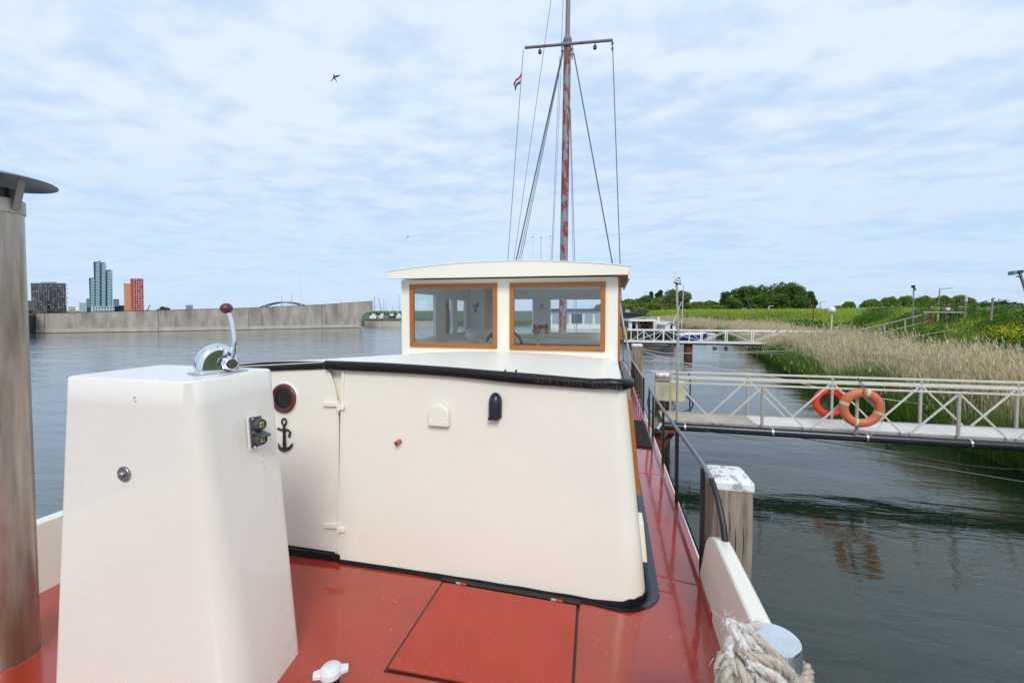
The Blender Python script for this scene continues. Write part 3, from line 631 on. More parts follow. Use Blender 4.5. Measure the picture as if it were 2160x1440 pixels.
for px, py in ((1139, 98), (1255, 88)):
    p = at_y(px, py+3, MY-.12); l_ = M(); l_.tube([p, p-Vector((0, 0, .06))], .012, 6); l_.lathe(p-Vector((0, 0, .14)), [(.03, -.04), (.05, -.02), (.05, .05), (.03, .08)], 12); l_.build('spreader_lamp', X['anchor'], mast)
def chain(p, n, s, r):
    m = M()
    for i in range(n):
        q = Vector(p)-Vector((0, 0, s*i)); a = Vector((1, 0, 0)) if i % 2 else Vector((0, 1, 0))
        m.tube([q+a*s*.35*math.cos(t)+Vector((0, 0, s*.62*math.sin(t))) for t in np.linspace(0, 2*PI, 8, endpoint=False)], r, 5, closed=True)
    return m
for px, py in ((1186, 92), (1207, 100)): chain(at_y(px, py, MY), 5, .075, .014).build('shackle_chain', X['wire'], mast)
chain(sr_+Vector((0, 0, -.03)), 4, .07, .013).build('shackle_chain', X['wire'], mast)
def wire(a, b, Y0=MY, Y1=None, r=.011, mt='wire', nm='stay', ext=790):
    Y1 = Y0 if Y1 is None else Y1
    if ext and b[1] < ext: k = (ext-a[1])/(b[1]-a[1]); b = (a[0]+(b[0]-a[0])*k, ext)
    p, q = at_y(*a, Y0), at_y(*b, Y1); M().tube([p, q], r, 6).build(nm, X[mt], mast)
wire((1104, 106), (1071, 549), r=.009, nm='halyard')
wire((1168, -40), (1084, 549), r=.009, mt='wirel')
wire((1189, -20), (1184, 95), r=.008, mt='wirel', ext=0)
wire((1187, 108), (1089, 549), r=.020); wire((1187, 112), (1094.5, 549), r=.009); wire((1188, 112), (1098.5, 549), r=.009)
wire((1181, 118), (1163, 551), r=.008, mt='wirel'); wire((1185, 118), (1165, 551), r=.007, mt='wirel')
wire((1202, 230), (1209, 553), r=.008, mt='wirel'); wire((1203, 230), (1212.5, 553), r=.009)
wire((1210, 112), (1292, 557), r=.018, ext=640); wire((1292, 92), (1308, 558), r=.013, ext=760)
# flag on the port halyard
ft = at_y(1100, 150, MY-.02); 
flag = thing('flag', ft, 'small tattered red white and blue flag hanging from the port halyard', 'flag')
def flagstrip(t0, t1, name, mt):
    rows = []
    for s in np.linspace(t0, t1, 3):
        row = []
        for k in range(7):
            q = k/6; base = at_y(1100-s*3.5, 152+s*24, MY-.02); tip = at_y(1083+s*3, 177+s*13+(k % 2)*1.2, MY-.02)
            p = base.lerp(tip, q); row.append(p+Vector((0, .05*math.sin(q*6+s*2), 0)))
        rows.append(row)
    back = [[Vector(p)+Vector((0, .004, 0)) for p in r_] for r_ in rows]; m = M().grid(rows); m.grid(back); return m.build(name, mt, flag)
flagstrip(0, .33, 'flag_stripe', X['fr']); flagstrip(.33, .66, 'flag_stripe', X['fw']); flagstrip(.66, 1, 'flag_stripe', X['fb'])
# ---------------------------------------------------------------- console with engine lever, socket, button
def rrect(c4, r4, z, n=6):
    out_ = []
    for i in range(4):
        p = Vector((*c4[i], 0)); a = Vector((*c4[i-1], 0)); b = Vector((*c4[(i+1) % 4], 0)); r = r4[i]
        da, db = (a-p).normalized(), (b-p).normalized(); s_, e_ = p+da*r, p+db*r
        for k in range(n+1):
            t = k/n; q = s_*(1-t)**2+p*2*t*(1-t)+e_*t*t; out_.append((q.x, q.y, z))
    return out_
bot = [(-2.315, 1.30), (-1.46, 1.40), (-1.53, 1.86), (-2.40, 1.86)]; top = [(-2.265, 1.36), (-1.60, 1.355), (-1.585, 1.77), (-2.265, 1.77)]
ZC = 3.222; rows = []
for i in range(15):
    t = i/14; c4 = [(b[0]*(1-t)+a[0]*t, b[1]*(1-t)+a[1]*t) for a, b in zip(top, bot)]; rb = [.03, .17*(1-t)+.07*t, .045, .03]
    rows.append(rrect(c4, rb, 1.74*(1-t)+(ZC-.006)*t))
c4 = [(a[0]+(.006 if a[0] < -2 else -.006), a[1]+(.006 if a[1] < 1.5 else -.006)) for a in top]; rows.append(rrect(c4, [.03, .07, .045, .03], ZC))
m = M().grid(rows, close_u=True); m.add(rows[-1], [tuple(range(len(rows[-1])))])
console = m.build('console', X['cream_old'], barge, ang=50)
def on_front(px, py):                                   # aft face plane of the console
    d = ray(px, py); n = Vector((0, -1, -.04)).normalized(); p0 = Vector((-2.0, 1.355, ZC)); n = (Vector((-1.8, 1.36, ZC))-Vector((-2.2, 1.36, ZC))).cross(Vector((-1.8, 1.345, 1.75))-Vector((-1.8, 1.36, ZC))).normalized()
    t = (p0-Vector((0, 0, CZ))).dot(n)/d.dot(n); return Vector((0, 0, CZ))+d*t
p = on_front(262, 999)
bt = M().lathe(p+Vector((0, -.001, 0)), [(.031, .004), (.031, -.003), (.029, -.005), (.0135, -.005), (.013, -.009), (.010, -.014), (.004, -.017)], 28, 'y').build('push_button', X['steeld'], console)
# lever unit
pl_, pr_ = at_z(416, 790, ZC), at_z(512, 781, ZC)
lc = Vector(((pl_.x+pr_.x)/2-.01, (pl_.y+pr_.y)/2, ZC)); hl = (pr_-pl_).length/2; ld = (pr_-pl_).normalized(); ln = Vector((ld.y, -ld.x, 0))
m = M(); a_ = np.linspace(0, PI, 21); Hh = at_d(462, 727, (lc.dot(FW))).z-ZC
outer = [lc-ld*hl*math.cos(a)*(1 if math.cos(a) > 0 else .92)+Vector((0, 0, .004+Hh*math.sin(a)**.8)) for a in a_]
rr = []
for o_, k_ in ((-.052, .86), (-.046, .97), (-.03, 1.0), (.0, 1.0), (.015, .98), (.026, .9), (.030, .80)):
    cc = lc+Vector((0, 0, .0)); rr.append([cc+(p-cc)*k_+ln*o_ for p in outer])
m.grid(rr); m.add(rr[0], [tuple(range(21))]); m.add(rr[-1], [tuple(range(21))])
lever = m.build('lever_housing', X['chrome'], console, ang=50)
bp = [lc+ld*s_*(hl+.016)+ln*o_ for s_, o_ in ((-1, -.065), (1, -.065), (1, .045), (-1, .045))]
M().prism(bp, (0, 0, .005)).build('lever_base_plate', X['steel'], console, bev=.003)
hub = at_d(488, 767, (lc+ln*.045).dot(FW)); hub = lc+ld*(hub-lc).dot(ld)+ln*.03+Vector((0, 0, (hub.z-ZC)))
def cyl(m, c, ax, prof, n=24):
    ax = ax.normalized(); a = ax.cross(Vector((0, 0, 1))).normalized(); b = ax.cross(a); vs = [c+ax*h+(a*math.cos(2*PI*j/n)+b*math.sin(2*PI*j/n))*r for r, h in prof for j in range(n)]
    fs = [(i*n+j, i*n+(j+1) % n, (i+1)*n+(j+1) % n, (i+1)*n+j) for i in range(len(prof)-1) for j in range(n)]+[tuple(range(n)), tuple((len(prof)-1)*n+j for j in range(n))]
    return m.add(vs, fs)
cyl(M(), hub, ln, [(.036, 0), (.036, .012), (.033, .014)]).build('lever_hub_ring', X['blackm'], lever)
cyl(M(), hub, ln, [(.033, .0), (.033, .022), (.028, .030), (.028, .052), (.025, .056)], 8).build('lever_hub', X['chrome'], lever, bev=.002)
cyl(M(), hub, ln, [(.020, .05), (.020, .060)]).build('hub_cap', X['blackm'], lever)
m = M(); cyl(m, hub, ln, [(.016, .059), (.016, .062)]); m.build('hub_emblem', X['chrome'], lever)
h2 = M(); 
for zz, wd in ((.004, .010), (-.004, .010)): h2.bar(hub+ln*.0625-ld*wd+Vector((0, 0, zz)), hub+ln*.0625+ld*wd+Vector((0, 0, zz)), .0015, .0022)
h2.build('emblem_bar', X['blackm'], lever)
dl = (hub+ln*.04).dot(FW)
lp = [hub+ln*.04]+[at_d(px, py, dl) for px, py in ((494.5, 745), (494, 722), (492, 700), (489, 682), (484.5, 667), (479, 655))]
M().tube(lp, [.0105, .0105, .010, .0098, .0093, .0088, .0082], 14).build('lever_arm', X['chrome'], lever)
kb = at_d(477.5, 650.5, dl); M().sphere(kb, .0255, 24, 14, (1, 1, .94)).build('lever_knob', X['maroon'], lever)
# trailer-style socket pair on the starboard face
sc_ = at_d(543, 912, 1.86)
def on_side(px, py):
    n = (Vector((-1.52, 1.83, 1.75))-Vector((-1.57, 1.76, ZC))).cross(Vector((-1.58, 1.5, ZC))-Vector((-1.565, 1.7, ZC))).normalized(); d = ray(px, py); t = (Vector((-1.568, 1.6, ZC))-Vector((0, 0, CZ))).dot(n)/d.dot(n); return Vector((0, 0, CZ))+d*t, n
p1, nn = on_side(521, 880); p2, _ = on_side(548, 874); p3, _ = on_side(552, 938); p4, _ = on_side(526, 948)
if nn.x < 0: nn = -nn
M().prism([p1-nn*.004, p2-nn*.004, p3-nn*.004, p4-nn*.004], nn*.008).build('socket_gasket', X['white'], console)
def lerp4(a, b): return (p1*(1-a)+p2*a)*(1-b)+(p4*(1-a)+p3*a)*b
sk = M().prism([lerp4(.1, .02), lerp4(1, .03), lerp4(1, .97), lerp4(.1, .97)], nn*.014).build('socket_plate', X['grayp'], console, bev=.003)
for b_, nm in ((.27, 'upper'), (.74, 'lower')):
    c = lerp4(.58, b_); 
    cyl(M(), c, nn, [(.028, .010), (.027, .03), (.023, .042), (.020, .042), (.019, .02)], 12).build('socket_housing', X['grayp'], sk)
    M().obox(c+nn*.020-Vector((0, .012, .013)), nn*.022, (0, .024, 0), (0, 0, .026)).build('socket_contact_block', X['brass'], sk, bev=.002)
    for q in (-.006, .002): M().obox(c+nn*.040-Vector((0, .008, -q)), nn*.004, (0, .016, 0), (0, 0, .004)).build('socket_slot', X['dark'], sk)
for b_, dz in ((.52, -.006), (.50, .005)):
    c = lerp4(.5, b_); M().obox(c+nn*.012-Vector((0, .022, 0)), nn*.055+Vector((0, 0, -.018)), (0, .05, 0), (0, 0, .004)).build('socket_flap', X['grayp'], sk, bev=.001)
for a_, b_ in ((.2, .07), (.92, .07), (.2, .93), (.92, .93), (.2, .5), (.92, .52)):
    cyl(M(), lerp4(a_, b_)+nn*.012, nn, [(.0045, 0), (.0045, .006)], 8).build('socket_screw', X['chrome'], sk)
# paint chips on the console
m = M()
for px, py, s_ in ((284, 838, .004), (286, 846, .003), (281, 842, .002)): 
    p = on_front(px, py); m.prism([p+Vector((-s_*.5, -.0005, -s_)), p+Vector((s_*.5, -.0005, -s_*.6)), p+Vector((s_*.3, -.0005, s_)), p+Vector((-s_*.4, -.0005, s_*.8))], (0, -.001, 0))
for px, py in ((555, 963), (553, 975), (556, 990)):
    p, _ = on_side(px, py); m.prism([p, p+Vector((0, .006, .001)), p+Vector((0, .005, .004)), p+Vector((0, .001, .003))], nn*.001)
m.build('paint_chip', X['rust'], console)
# ---------------------------------------------------------------- flue
be = at_z(80, 1392, 1.76); fx, fy = be.x-.150, be.y-.03; FR = .112
flue = M().tube([(fx, fy, 1.75), (fx, fy, 4.03)], FR, 40).build('flue_pipe', X['stack'], barge)
M().tube([(fx, fy, 3.9), (fx, fy, 4.085)], FR*.93, 32).build('flue_liner', X['dark'], flue)
M().lathe((fx, fy, 3.968), [(FR+.001, 0), (FR+.006, .004), (FR+.006, .066), (FR+.001, .07)], 40, cap=False).build('flue_clamp', X['galv'], flue)
M().lathe((fx, fy, 1.76), [(FR+.02, -.01), (FR+.012, .006), (FR+.002, .014)], 40, cap=False).build('flue_weld', X['red'], flue)
cr_ = .235; zcap = 4.125
cp = M(); pf = [(cr_, 0), (cr_*.97, .006), (cr_*.72, .022), (cr_*.4, .040), (.02, .055)]
cp.lathe((fx, fy, zcap), pf, 48, cap=False); cp.lathe((fx, fy, zcap-.0025), [(r_, h_-.0) for r_, h_ in pf], 48, cap=False)
cp.build('flue_cap', X['capm'], flue, ang=60)
for k, a in enumerate((R(-65), R(15), R(150))):
    d_ = Vector((math.cos(a), math.sin(a), 0)); c = Vector((fx, fy, 0))
    M().bar(c+d_*(FR+.010)+Vector((0, 0, 3.985)), c+d_*(FR+.045)+Vector((0, 0, 4.135)), .034, .004, up=d_).build('cap_strut', X['capm'], flue)
# ---------------------------------------------------------------- hatch with tread plate
hc = [at_z(px, py, 1.785) for px, py in ((935, 1231), (1216, 1276), (1203, 1478), (818, 1412))]
hz = lambda x, y: deckz(x, y)
g = M(); cxy = sum(hc, Vector())/4
def ins(p, s_): return p+(cxy-p).normalized()*s_
out4 = [Vector((p.x, p.y, hz(p.x, p.y)+.003)) for p in [ins(q, -.018) for q in hc]]
M().prism([p-Vector((0, 0, .003)) for p in out4], (0, 0, .005)).build('hatch_gap', X['dark'], barge, flat=True)
h4 = [Vector((p.x, p.y, hz(p.x, p.y)+.004)) for p in hc]
hatch = M().prism(h4, (0, 0, .010)).build('deck_hatch', X['redh'], barge, bev=.002)
tr = M(); na, nb = 30, 26
for i in range(na):
    for j in range(nb):
        a, b = (i+.5)/na, (j+.5)/nb; c = (h4[0]*(1-a)+h4[1]*a)*(1-b)+(h4[3]*(1-a)+h4[2]*a)*b+Vector((0, 0, .0098))
        an = R(45) if (i+j) % 2 else R(-45); d_ = Vector((math.cos(an), math.sin(an), 0))*.010; e_ = Vector((-d_.y, d_.x, 0))*.27
        tr.add([c-d_, c+e_, c+d_, c-e_, c+Vector((0, 0, .0022))], [(0, 1, 4), (1, 2, 4), (2, 3, 4), (3, 0, 4)])
tag(tr.build('tread_pattern', X['tread'], hatch, flat=True), kind='stuff')
for t in (.14, .86):
    c = h4[0].lerp(h4[1], t)+Vector((0, .008, .012)); d_ = (h4[1]-h4[0]).normalized()
    for k in (-1, 0): M().tube([c+d_*(.036*k+.002), c+d_*(.036*k+.034)], .0085, 10).build('hatch_hinge', X['steel'] if k else X['redh'], hatch)
M().prism([h4[0]+Vector((-.02, .008, .006)), h4[1]+Vector((.02, .008, .006)), h4[1]+Vector((.02, .05, .006)), h4[0]+Vector((-.02, .05, .006))], (0, 0, .008)).build('hinge_plate', X['black'], barge, bev=.002)
fl = M()
for k in range(130):                                    # scattered flecks of dried paint on the deck
    x, y = random.uniform(-1.4, .5), random.uniform(1.7, 2.6); z = deckz(x, y)+.0012; s_ = random.uniform(.001, .0028)
    fl.add([(x-s_, y, z), (x, y-s_, z), (x+s_*1.3, y+s_*.2, z), (x, y+s_, z)], [(0, 1, 2, 3)])
tag(fl.build('paint_fleck', X['cream'], barge, flat=True), kind='stuff')
# deck filler with white cap
fc = at_d(698, 1413, 1.90); 
fil = M().tube([(fc.x, fc.y, deckz(fc.x, fc.y)-.01), (fc.x, fc.y, fc.z)], .037, 24).build('filler_pipe', X['rubber'], barge)
cpf = M().lathe(fc, [(.047, -.018), (.048, 0), (.046, .008), (.040, .010), (.039, .016), (.036, .019)], 32).build('filler_cap', X['whitep'], fil, ang=50)
for s_ in (-1, 1):
    d_ = RT*s_+FW*s_*.35; d_.normalize(); e_ = Vector((-d_.y, d_.x, 0)); c = fc+d_*.04-Vector((0, 0, .016))
    M().prism([c-e_*.022, c+d_*.034-e_*.015, c+d_*.034+e_*.015, c+e_*.022], (0, 0, .02)).build('cap_lug', X['whitep'], cpf, bev=.003)
M().box((fc.x-.16, fc.y-.16, deckz(fc.x, fc.y)+.003), (fc.x+.11, fc.y+.035, deckz(fc.x, fc.y)+.025)).build('deck_pad', X['red'], barge, bev=.006)
# ---------------------------------------------------------------- bollard
bc = at_z(1637, 1345, 2.50); BR = .070
bol = M().lathe((bc.x, bc.y, 0), [(BR, 1.74), (BR, 2.492), (BR-.004, 2.5)], 48).build('bollard', X['bollard'], barge)
# ---------------------------------------------------------------- starboard guard rails
rp = [at_x(px, py, xx_) for px, py, xx_ in ((1532, 1166, .64), (1526, 1110, .635), (1513, 1048, .62), (1500, 1010, .60), (1480, 975, .585))]
rp[0].z -= .03
def onrail(px, py): return at_x(px, py, .575)
tops = [onrail(*q) for q in ((1427, 903), (1397, 861), (1377, 831), (1369, 817))]
rail = M().tube(rp+tops, .0165, 12).build('handrail', X['lampm'], barge)
rl = M().tube(rp[:4], .0185, 12).build('rail_sleeve', X['blackm'], rail)
for px, py in ((1480, 1168), (1427, 1042), (1398, 966), (1377, 915), (1369, 895)):
    b = at_x(px, py, .575); zt_ = np.interp(b.y, [q.y for q in [rp[-1]]+tops], [q.z for q in [rp[-1]]+tops])
    M().tube([(.575, b.y, deckz(.575, b.y)), (.575, b.y, zt_-.004)], .0155, 10).build('rail_post', X['blackm'], barge)
    M().cbox((.575, b.y, deckz(.575, b.y)+.015), (.05, .05, .03)).build('post_foot', X['blackm'], barge)
r2 = [at_x(px, py, .575) for px, py in ((1357.5, 796), (1340, 770), (1327, 750), (1318, 737))]
M().tube(r2, .016, 10).build('handrail', X['galv'], barge)
yv = r2[0].y
for k in range(9):
    y = r2[0].y+k*.72; z = np.interp(y, [q.y for q in r2], [q.z for q in r2]); M().tube([(.575, y, deckz(.575, y)), (.575, y, z)], .0155 if k else .02, 8).build('rail_post', X['blackm'], barge)
M().tube([(.56, r2[0].y+.02, 1.5), (.56, r2[0].y+.02, r2[0].z)], .012, 8).build('rail_post', X['white'], barge)
# spare mast-stay tackle coming down outside the wheelhouse
M().tube([at_y(1303, 615, 9.5), at_y(1316, 690, 9.3), at_y(1327, 742, 9.2)], .02, 8).build('tackle', X['galv'], mast)
M().tube([at_y(1304, 640, 9.6), at_y(1312, 690, 9.4), at_y(1319, 738, 9.2)], .008, 6).build('tackle_line', X['hose'], mast)
# ================================================================ ropes, mat
def spline(pts, n=10):
    pts = [Vector(p) for p in pts]; o = []
    for i in range(len(pts)-1):
        p0, p1, p2, p3 = pts[max(i-1, 0)], pts[i], pts[i+1], pts[min(i+2, len(pts)-1)]
        for k in range(n):
            t = k/n; o.append(0.5*((2*p1)+(p2-p0)*t+(2*p0-5*p1+4*p2-p3)*t*t+(3*p1-p0-3*p2+p3)*t**3))
    return o+[pts[-1]]
def laid(m, pts, r, pitch=None, n=8, seg=7):
    P = spline(pts, n); pitch = pitch or r*7; s = 0; A = None; fr_ = []
    for i, p in enumerate(P):
        t = (P[min(i+1, len(P)-1)]-P[max(i-1, 0)]).normalized()
        A = (t.cross(Vector((0, 0, 1)) if abs(t.z) < .9 else Vector((0, 1, 0)))).normalized() if A is None else (A-t*A.dot(t)).normalized()
        if i: s += (p-P[i-1]).length
        fr_.append((p, A.copy(), t.cross(A), s))
    for k in range(3):
        m.tube([p+(a*math.cos(2*PI*(s_/pitch+k/3))+b*math.sin(2*PI*(s_/pitch+k/3)))*r*.50 for p, a, b, s_ in fr_], r*.58, seg)
    return m
ropes = thing('mooring_rope', (bc.x, bc.y, 1.8), 'old frayed mooring rope wound round the chrome bollard at lower right', 'rope')
def coil(z, rr_, r, ph, tilt, n=26, turns=1.0):
    return [(bc.x+rr_*math.cos(ph+2*PI*turns*k/n), bc.y+rr_*math.sin(ph+2*PI*turns*k/n), z+tilt*math.cos(2*PI*turns*k/n+1)) for k in range(n+1)]
m = M()
for z, r_, t_, ph in ((2.435-.07, .092, .016, 0), (2.33, .094, -.018, 1), (2.30, .100, .02, 2), (2.26, .096, .012, 3), (2.22, .102, -.015, 4), (2.18, .098, .012, 5), (2.13, .10, .01, 0)):
    laid(m, coil(z, r_, .02, ph, t_), .0175, n=2)
m.build('rope_turn', X['rope'], ropes, ang=80)
def bp_(px, py, D): return at_d(px, py, D)
D0 = (bc.dot(FW))
strands = [
 ('rope', .021, [(1521, 1470, D0-.17), (1521, 1405, D0-.14), (1530, 1384, D0-.12), (1552, 1390, D0-.10), (1570, 1430, D0-.13), (1578, 1475, D0-.15)]),
 ('rope', .022, [(1545, 1480, D0-.19), (1532, 1430, D0-.18), (1545, 1400, D0-.16), (1565, 1420, D0-.19), (1590, 1470, D0-.22)]),
 ('ropew', .017, [(1533, 1312, D0-.05), (1545, 1330, D0-.09), (1563, 1350, D0-.11), (1575, 1375, D0-.13), (1585, 1400, D0-.14), (1630, 1470, D0-.16)]),
 ('ropew', .015, [(1535, 1311, D0-.05), (1552, 1318, D0-.03), (1570, 1326, D0-.02), (1588, 1322, D0+.0), (1602, 1316, D0+.03)]),
 ('rope', .017, [(1560, 1372, D0-.13), (1585, 1385, D0-.15), (1620, 1393, D0-.16), (1650, 1408, D0-.15), (1680, 1440, D0-.13), (1690, 1470, D0-.12)]),
 ('ropew', .016, [(1540, 1345, D0-.10), (1537, 1375, D0-.13), (1550, 1410, D0-.15), (1580, 1440, D0-.17), (1610, 1480, D0-.18)]),
 ('ropew', .016, [(1575, 1400, D0-.165), (1610, 1413, D0-.175), (1650, 1440, D0-.16), (1675, 1480, D0-.15)]),
 ('rope', .014, [(1585, 1338, D0-.085), (1600, 1352, D0-.09), (1625, 1372, D0-.09), (1650, 1395, D0-.085)]),
 ('ropew', .015, [(1566, 1335, D0-.08), (1580, 1350, D0-.10), (1598, 1372, D0-.115), (1612, 1395, D0-.125), (1640, 1440, D0-.14)]),
 ('ropew', .014, [(1548, 1322, D0-.06), (1560, 1345, D0-.10), (1568, 1372, D0-.135), (1590, 1420, D0-.165), (1625, 1475, D0-.17)]),
 ('ropew', .015, [(1590, 1400, D0-.15), (1635, 1425, D0-.165), (1660, 1470, D0-.16)]),
 ('rope', .016, [(1600, 1382, D0-.14), (1640, 1398, D0-.145), (1668, 1420, D0-.14), (1684, 1470, D0-.13)]),
 ('ropew', .013, [(1540, 1400, D0-.14), (1560, 1425, D0-.16), (1600, 1475, D0-.175)]),
 ('rope', .018, [(1690, 1400, D0+.04), (1705, 1412, D0+.0), (1700, 1440, D0-.06), (1680, 1460, D0-.08)]),
]
for mt, r_, pts in strands:
    m = M(); laid(m, [bp_(*q) for q in pts], r_*.80, n=9); m.build('rope_strand', X[mt], ropes, ang=80)
m = M()
for k in range(300):                                     # loose fibres
    q = random.choice(strands); a = random.choice(q[2][:-1]); p = bp_(*a)+Vector((random.uniform(-.02, .02), random.uniform(-.02, .02), random.uniform(-.01, .02)))
    d_ = Vector((random.gauss(0, 1), random.gauss(0, 1), random.gauss(0, .7))).normalized()*random.uniform(.012, .03); m.tube([p, p+d_*.5+Vector((0, 0, .003)), p+d_], [.0009, .0007, .0003], 4)
tag(m.build('loose_fibre', X['ropew'], ropes), kind='stuff')
mc = at_z(1330, 918, 1.63); md_ = at_z(1352, 870, 1.58)
m = M(); m.box((.235, 6.2, deckz(.4, 6.2)+.012), (.53, 8.0, deckz(.4, 8)+.055))
for i in range(60):
    y = 6.22+i*.03; z = deckz(.4, 6.2)*(1-(y-6.2)/1.8)+deckz(.4, 8)*(y-6.2)/1.8+.036
    m.box((.24, y, z-.01), (.525, y+.016, z+.008))
mt_ = [v for v in m.v]
m = M(); z0, z1 = deckz(.4, 6.2)+.010, deckz(.4, 8.0)+.010
m.add([(.235, 6.2, z0), (.53, 6.2, z0), (.53, 8, z1), (.235, 8, z1), (.235, 6.2, z0+.012), (.53, 6.2, z0+.012), (.53, 8, z1+.012), (.235, 8, z1+.012)], [(0,3,2,1),(4,5,6,7),(0,1,5,4),(1,2,6,5),(2,3,7,6),(3,0,4,7)])
for i in range(58):
    y = 6.22+i*.03; k = (y-6.2)/1.8; z = z0*(1-k)+z1*k+.012; m.box((.245, y, z-.002), (.52, y+.014, z+.006))
tag(m.build('door_mat', X['rubber'], None), 'black ribbed rubber mat on the starboard side deck opposite the walkway end', 'mat')
# ================================================================ mooring piles
def pile(x0, y0, sx, sy, zt, label, rot=0, cap='pilecap', group='square oak mooring piles with white caps'):
    t = thing('mooring_pile', (x0+sx/2, y0+sy/2, -1), label, 'mooring post', group)
    rows = []; c = .022
    for z in np.linspace(-1, zt-.075, 12):
        j = [random.uniform(-.004, .004) for _ in range(8)]
        rows.append([(x0+c+j[0], y0+j[1], z), (x0+sx/2, y0-.002+j[2], z), (x0+sx-c, y0+j[2], z), (x0+sx+j[3], y0+c, z), (x0+sx+j[4], y0+sy-c, z), (x0+sx-c, y0+sy+j[5], z), (x0+c, y0+sy+j[6], z), (x0+j[7], y0+sy-c, z), (x0+j[0], y0+c, z)])
    m = M().grid(rows, close_u=True); m.add(rows[-1], [tuple(range(9))]); m.build('timber', X['pile'], t, ang=60)
    e = .006; b = .035
    m = M(); m.add([(x0-e, y0-e, zt-.085), (x0+sx+e, y0-e, zt-.085), (x0+sx+e, y0+sy+e, zt-.085), (x0-e, y0+sy+e, zt-.085),
        (x0-e, y0-e, zt-.02), (x0+sx+e, y0-e, zt-.02), (x0+sx+e, y0+sy+e, zt-.02), (x0-e, y0+sy+e, zt-.02), (x0+b, y0+b, zt), (x0+sx-b, y0+b, zt), (x0+sx-b, y0+sy-b, zt), (x0+b, y0+sy-b, zt)],
        [(0,1,5,4),(1,2,6,5),(2,3,7,6),(3,0,4,7),(4,5,9,8),(5,6,10,9),(6,7,11,10),(7,4,8,11),(8,9,10,11),(0,3,2,1)])
    m.build('cap', X[cap], t, bev=.012)
    cr = M()                                            # drying cracks, thin dark wedges standing 1 mm proud of the worn face
    for k in range(9):
        x = x0+random.uniform(.05, sx-.05); z1_ = random.uniform(zt-.5, zt-.1); ln_ = random.uniform(.4, 1.2); n_ = 7; pts = [(x+random.uniform(-.006, .006), y0-.0035, z1_-ln_*i/n_) for i in range(n_+1)]
        cr.tube(pts, [.0008]+[random.uniform(.0015, .0032) for _ in range(n_-1)]+[.0005], 4)
    cr.build('crack', X['dark'], t)
    return t
pa_ = at_d(1520, 1012, 3.42); 
pile(.715, 3.40, .275, .34, 2.275, 'thick grey oak mooring pile with chipped white cap beside the bulwark')
p2 = at_d(1344, 728, 15.9)
pile(p2.x-.19, p2.y-.1, .38, .38, p2.z+.04, 'oak mooring pile with clean white cap further along the side deck')
YG = 10.4
p3 = at_y(1400, 790, YG+2.1)
pile(p3.x-.19, p3.y, .38, .38, p3.z+.03, 'oak pile with flaking white cap behind the cream meter boxes')
# ================================================================ gangway 1
gang = thing('gangway', (8, YG+.5, .9), 'long galvanised footbridge with truss railings from the reeds to the barge', 'footbridge')
def gx(px, py=850, y=YG): return at_y(px, py, y).x
zw = at_y(1430, 889, YG).z; ztop = at_y(1500, 799.5, YG).z; zmid = at_y(1500, 809.5, YG).z
xe0 = gx(1398, 890); XE = 14.6
ys0, ys1 = YG+.04, YG+1.0
xj = gx(1600, 900)
edges = [xe0, xj]+[xj+k*2.2 for k in range(1, 5)]
for a, b in zip(edges[:-1], edges[1:]):
    dk = M().box((a+.004, ys0+.03, zw-.035), (b-.004, ys1-.03, zw)).build('deck_panel', X['walk'] if a == xe0 else X['walk2'], gang)
    rb = M()
    for k in range(int((b-a)/.06)): rb.box((a+.03+k*.06, ys0+.05, zw+.0005), (a+.048+k*.06, ys1-.05, zw+.004))
    tag(rb.build('tread_rib', X['walk'] if a == xe0 else X['walk2'], dk, flat=True), kind='stuff')
for y in (ys0-.02, ys1-.03): M().box((xe0, y, zw-.07), (XE, y+.05, zw+.015)).build('edge_beam', X['galv'], gang)
M().box((xe0+.1, ys0+.04, zw-.125), (XE, ys1-.04, zw-.095)).build('underside_shade_sheet', X['pvc'], gang)  # added dark sheet so the underside mirrors as a dark band in the water
for k in range(10): M().box((xe0+.4+k*1.15, ys0+.03, zw-.09), (xe0+.46+k*1.15, ys1-.03, zw-.036)).build('cross_beam', X['galv'], gang)
npx = [1428, 1608, 1808, 2023]; fpx = [1414, 1577, 1755, 1942, 2146]
nx = [gx(p) for p in npx]; fx_ = [at_y(p, 830, YG+1.0).x for p in fpx]
nx += [nx[-1]+(nx[-1]-nx[-2])*k for k in (1, 2, 3)]; fx_ += [fx_[-1]+(fx_[-1]-fx_[-2])*k for k in (1, 2)]
zm2 = zmid
for y, xs_, first in ((YG, nx, True), (YG+1.0, fx_, False)):
    xl = gx(1372, 800, YG+1) if y > YG else nx[0]
    M().box((xl, y-.022, ztop-.022), (XE, y+.022, ztop+.022)).build('top_rail', X['galvl'], gang, bev=.006)
    M().box((xs_[0] if not first else gx(1418, 810), y-.02, zm2-.02), (XE, y+.02, zm2+.02)).build('mid_rail', X['galvl'], gang, bev=.006)
    for i, x in enumerate(xs_):
        if first and i == 0: continue
        M().box((x-.026, y-.024, zw-.05), (x+.026, y+.020, zm2-.021 if first else ztop-.023)).build('rail_post', X['galv'], gang, bev=.005)
    for i in range(len(xs_)-1):
        mx = (xs_[i]+xs_[i+1])/2
        M().bar((xs_[i]+.03, y, zm2-.05), (mx-.07, y, zw+.01), .030, up=(0, 1, 0)).build('diagonal', X['galvl'], gang)
        M().bar((xs_[i+1]-.03, y, zm2-.05), (mx+.07, y, zw+.01), .030, up=(0, 1, 0)).build('diagonal', X['galvl'], gang)
M().tube([(xe0-.05, YG-.07, zw-.095), (XE, YG-.07, zw-.115)], .088, 24).build('service_pipe', X['pvc'], gang)
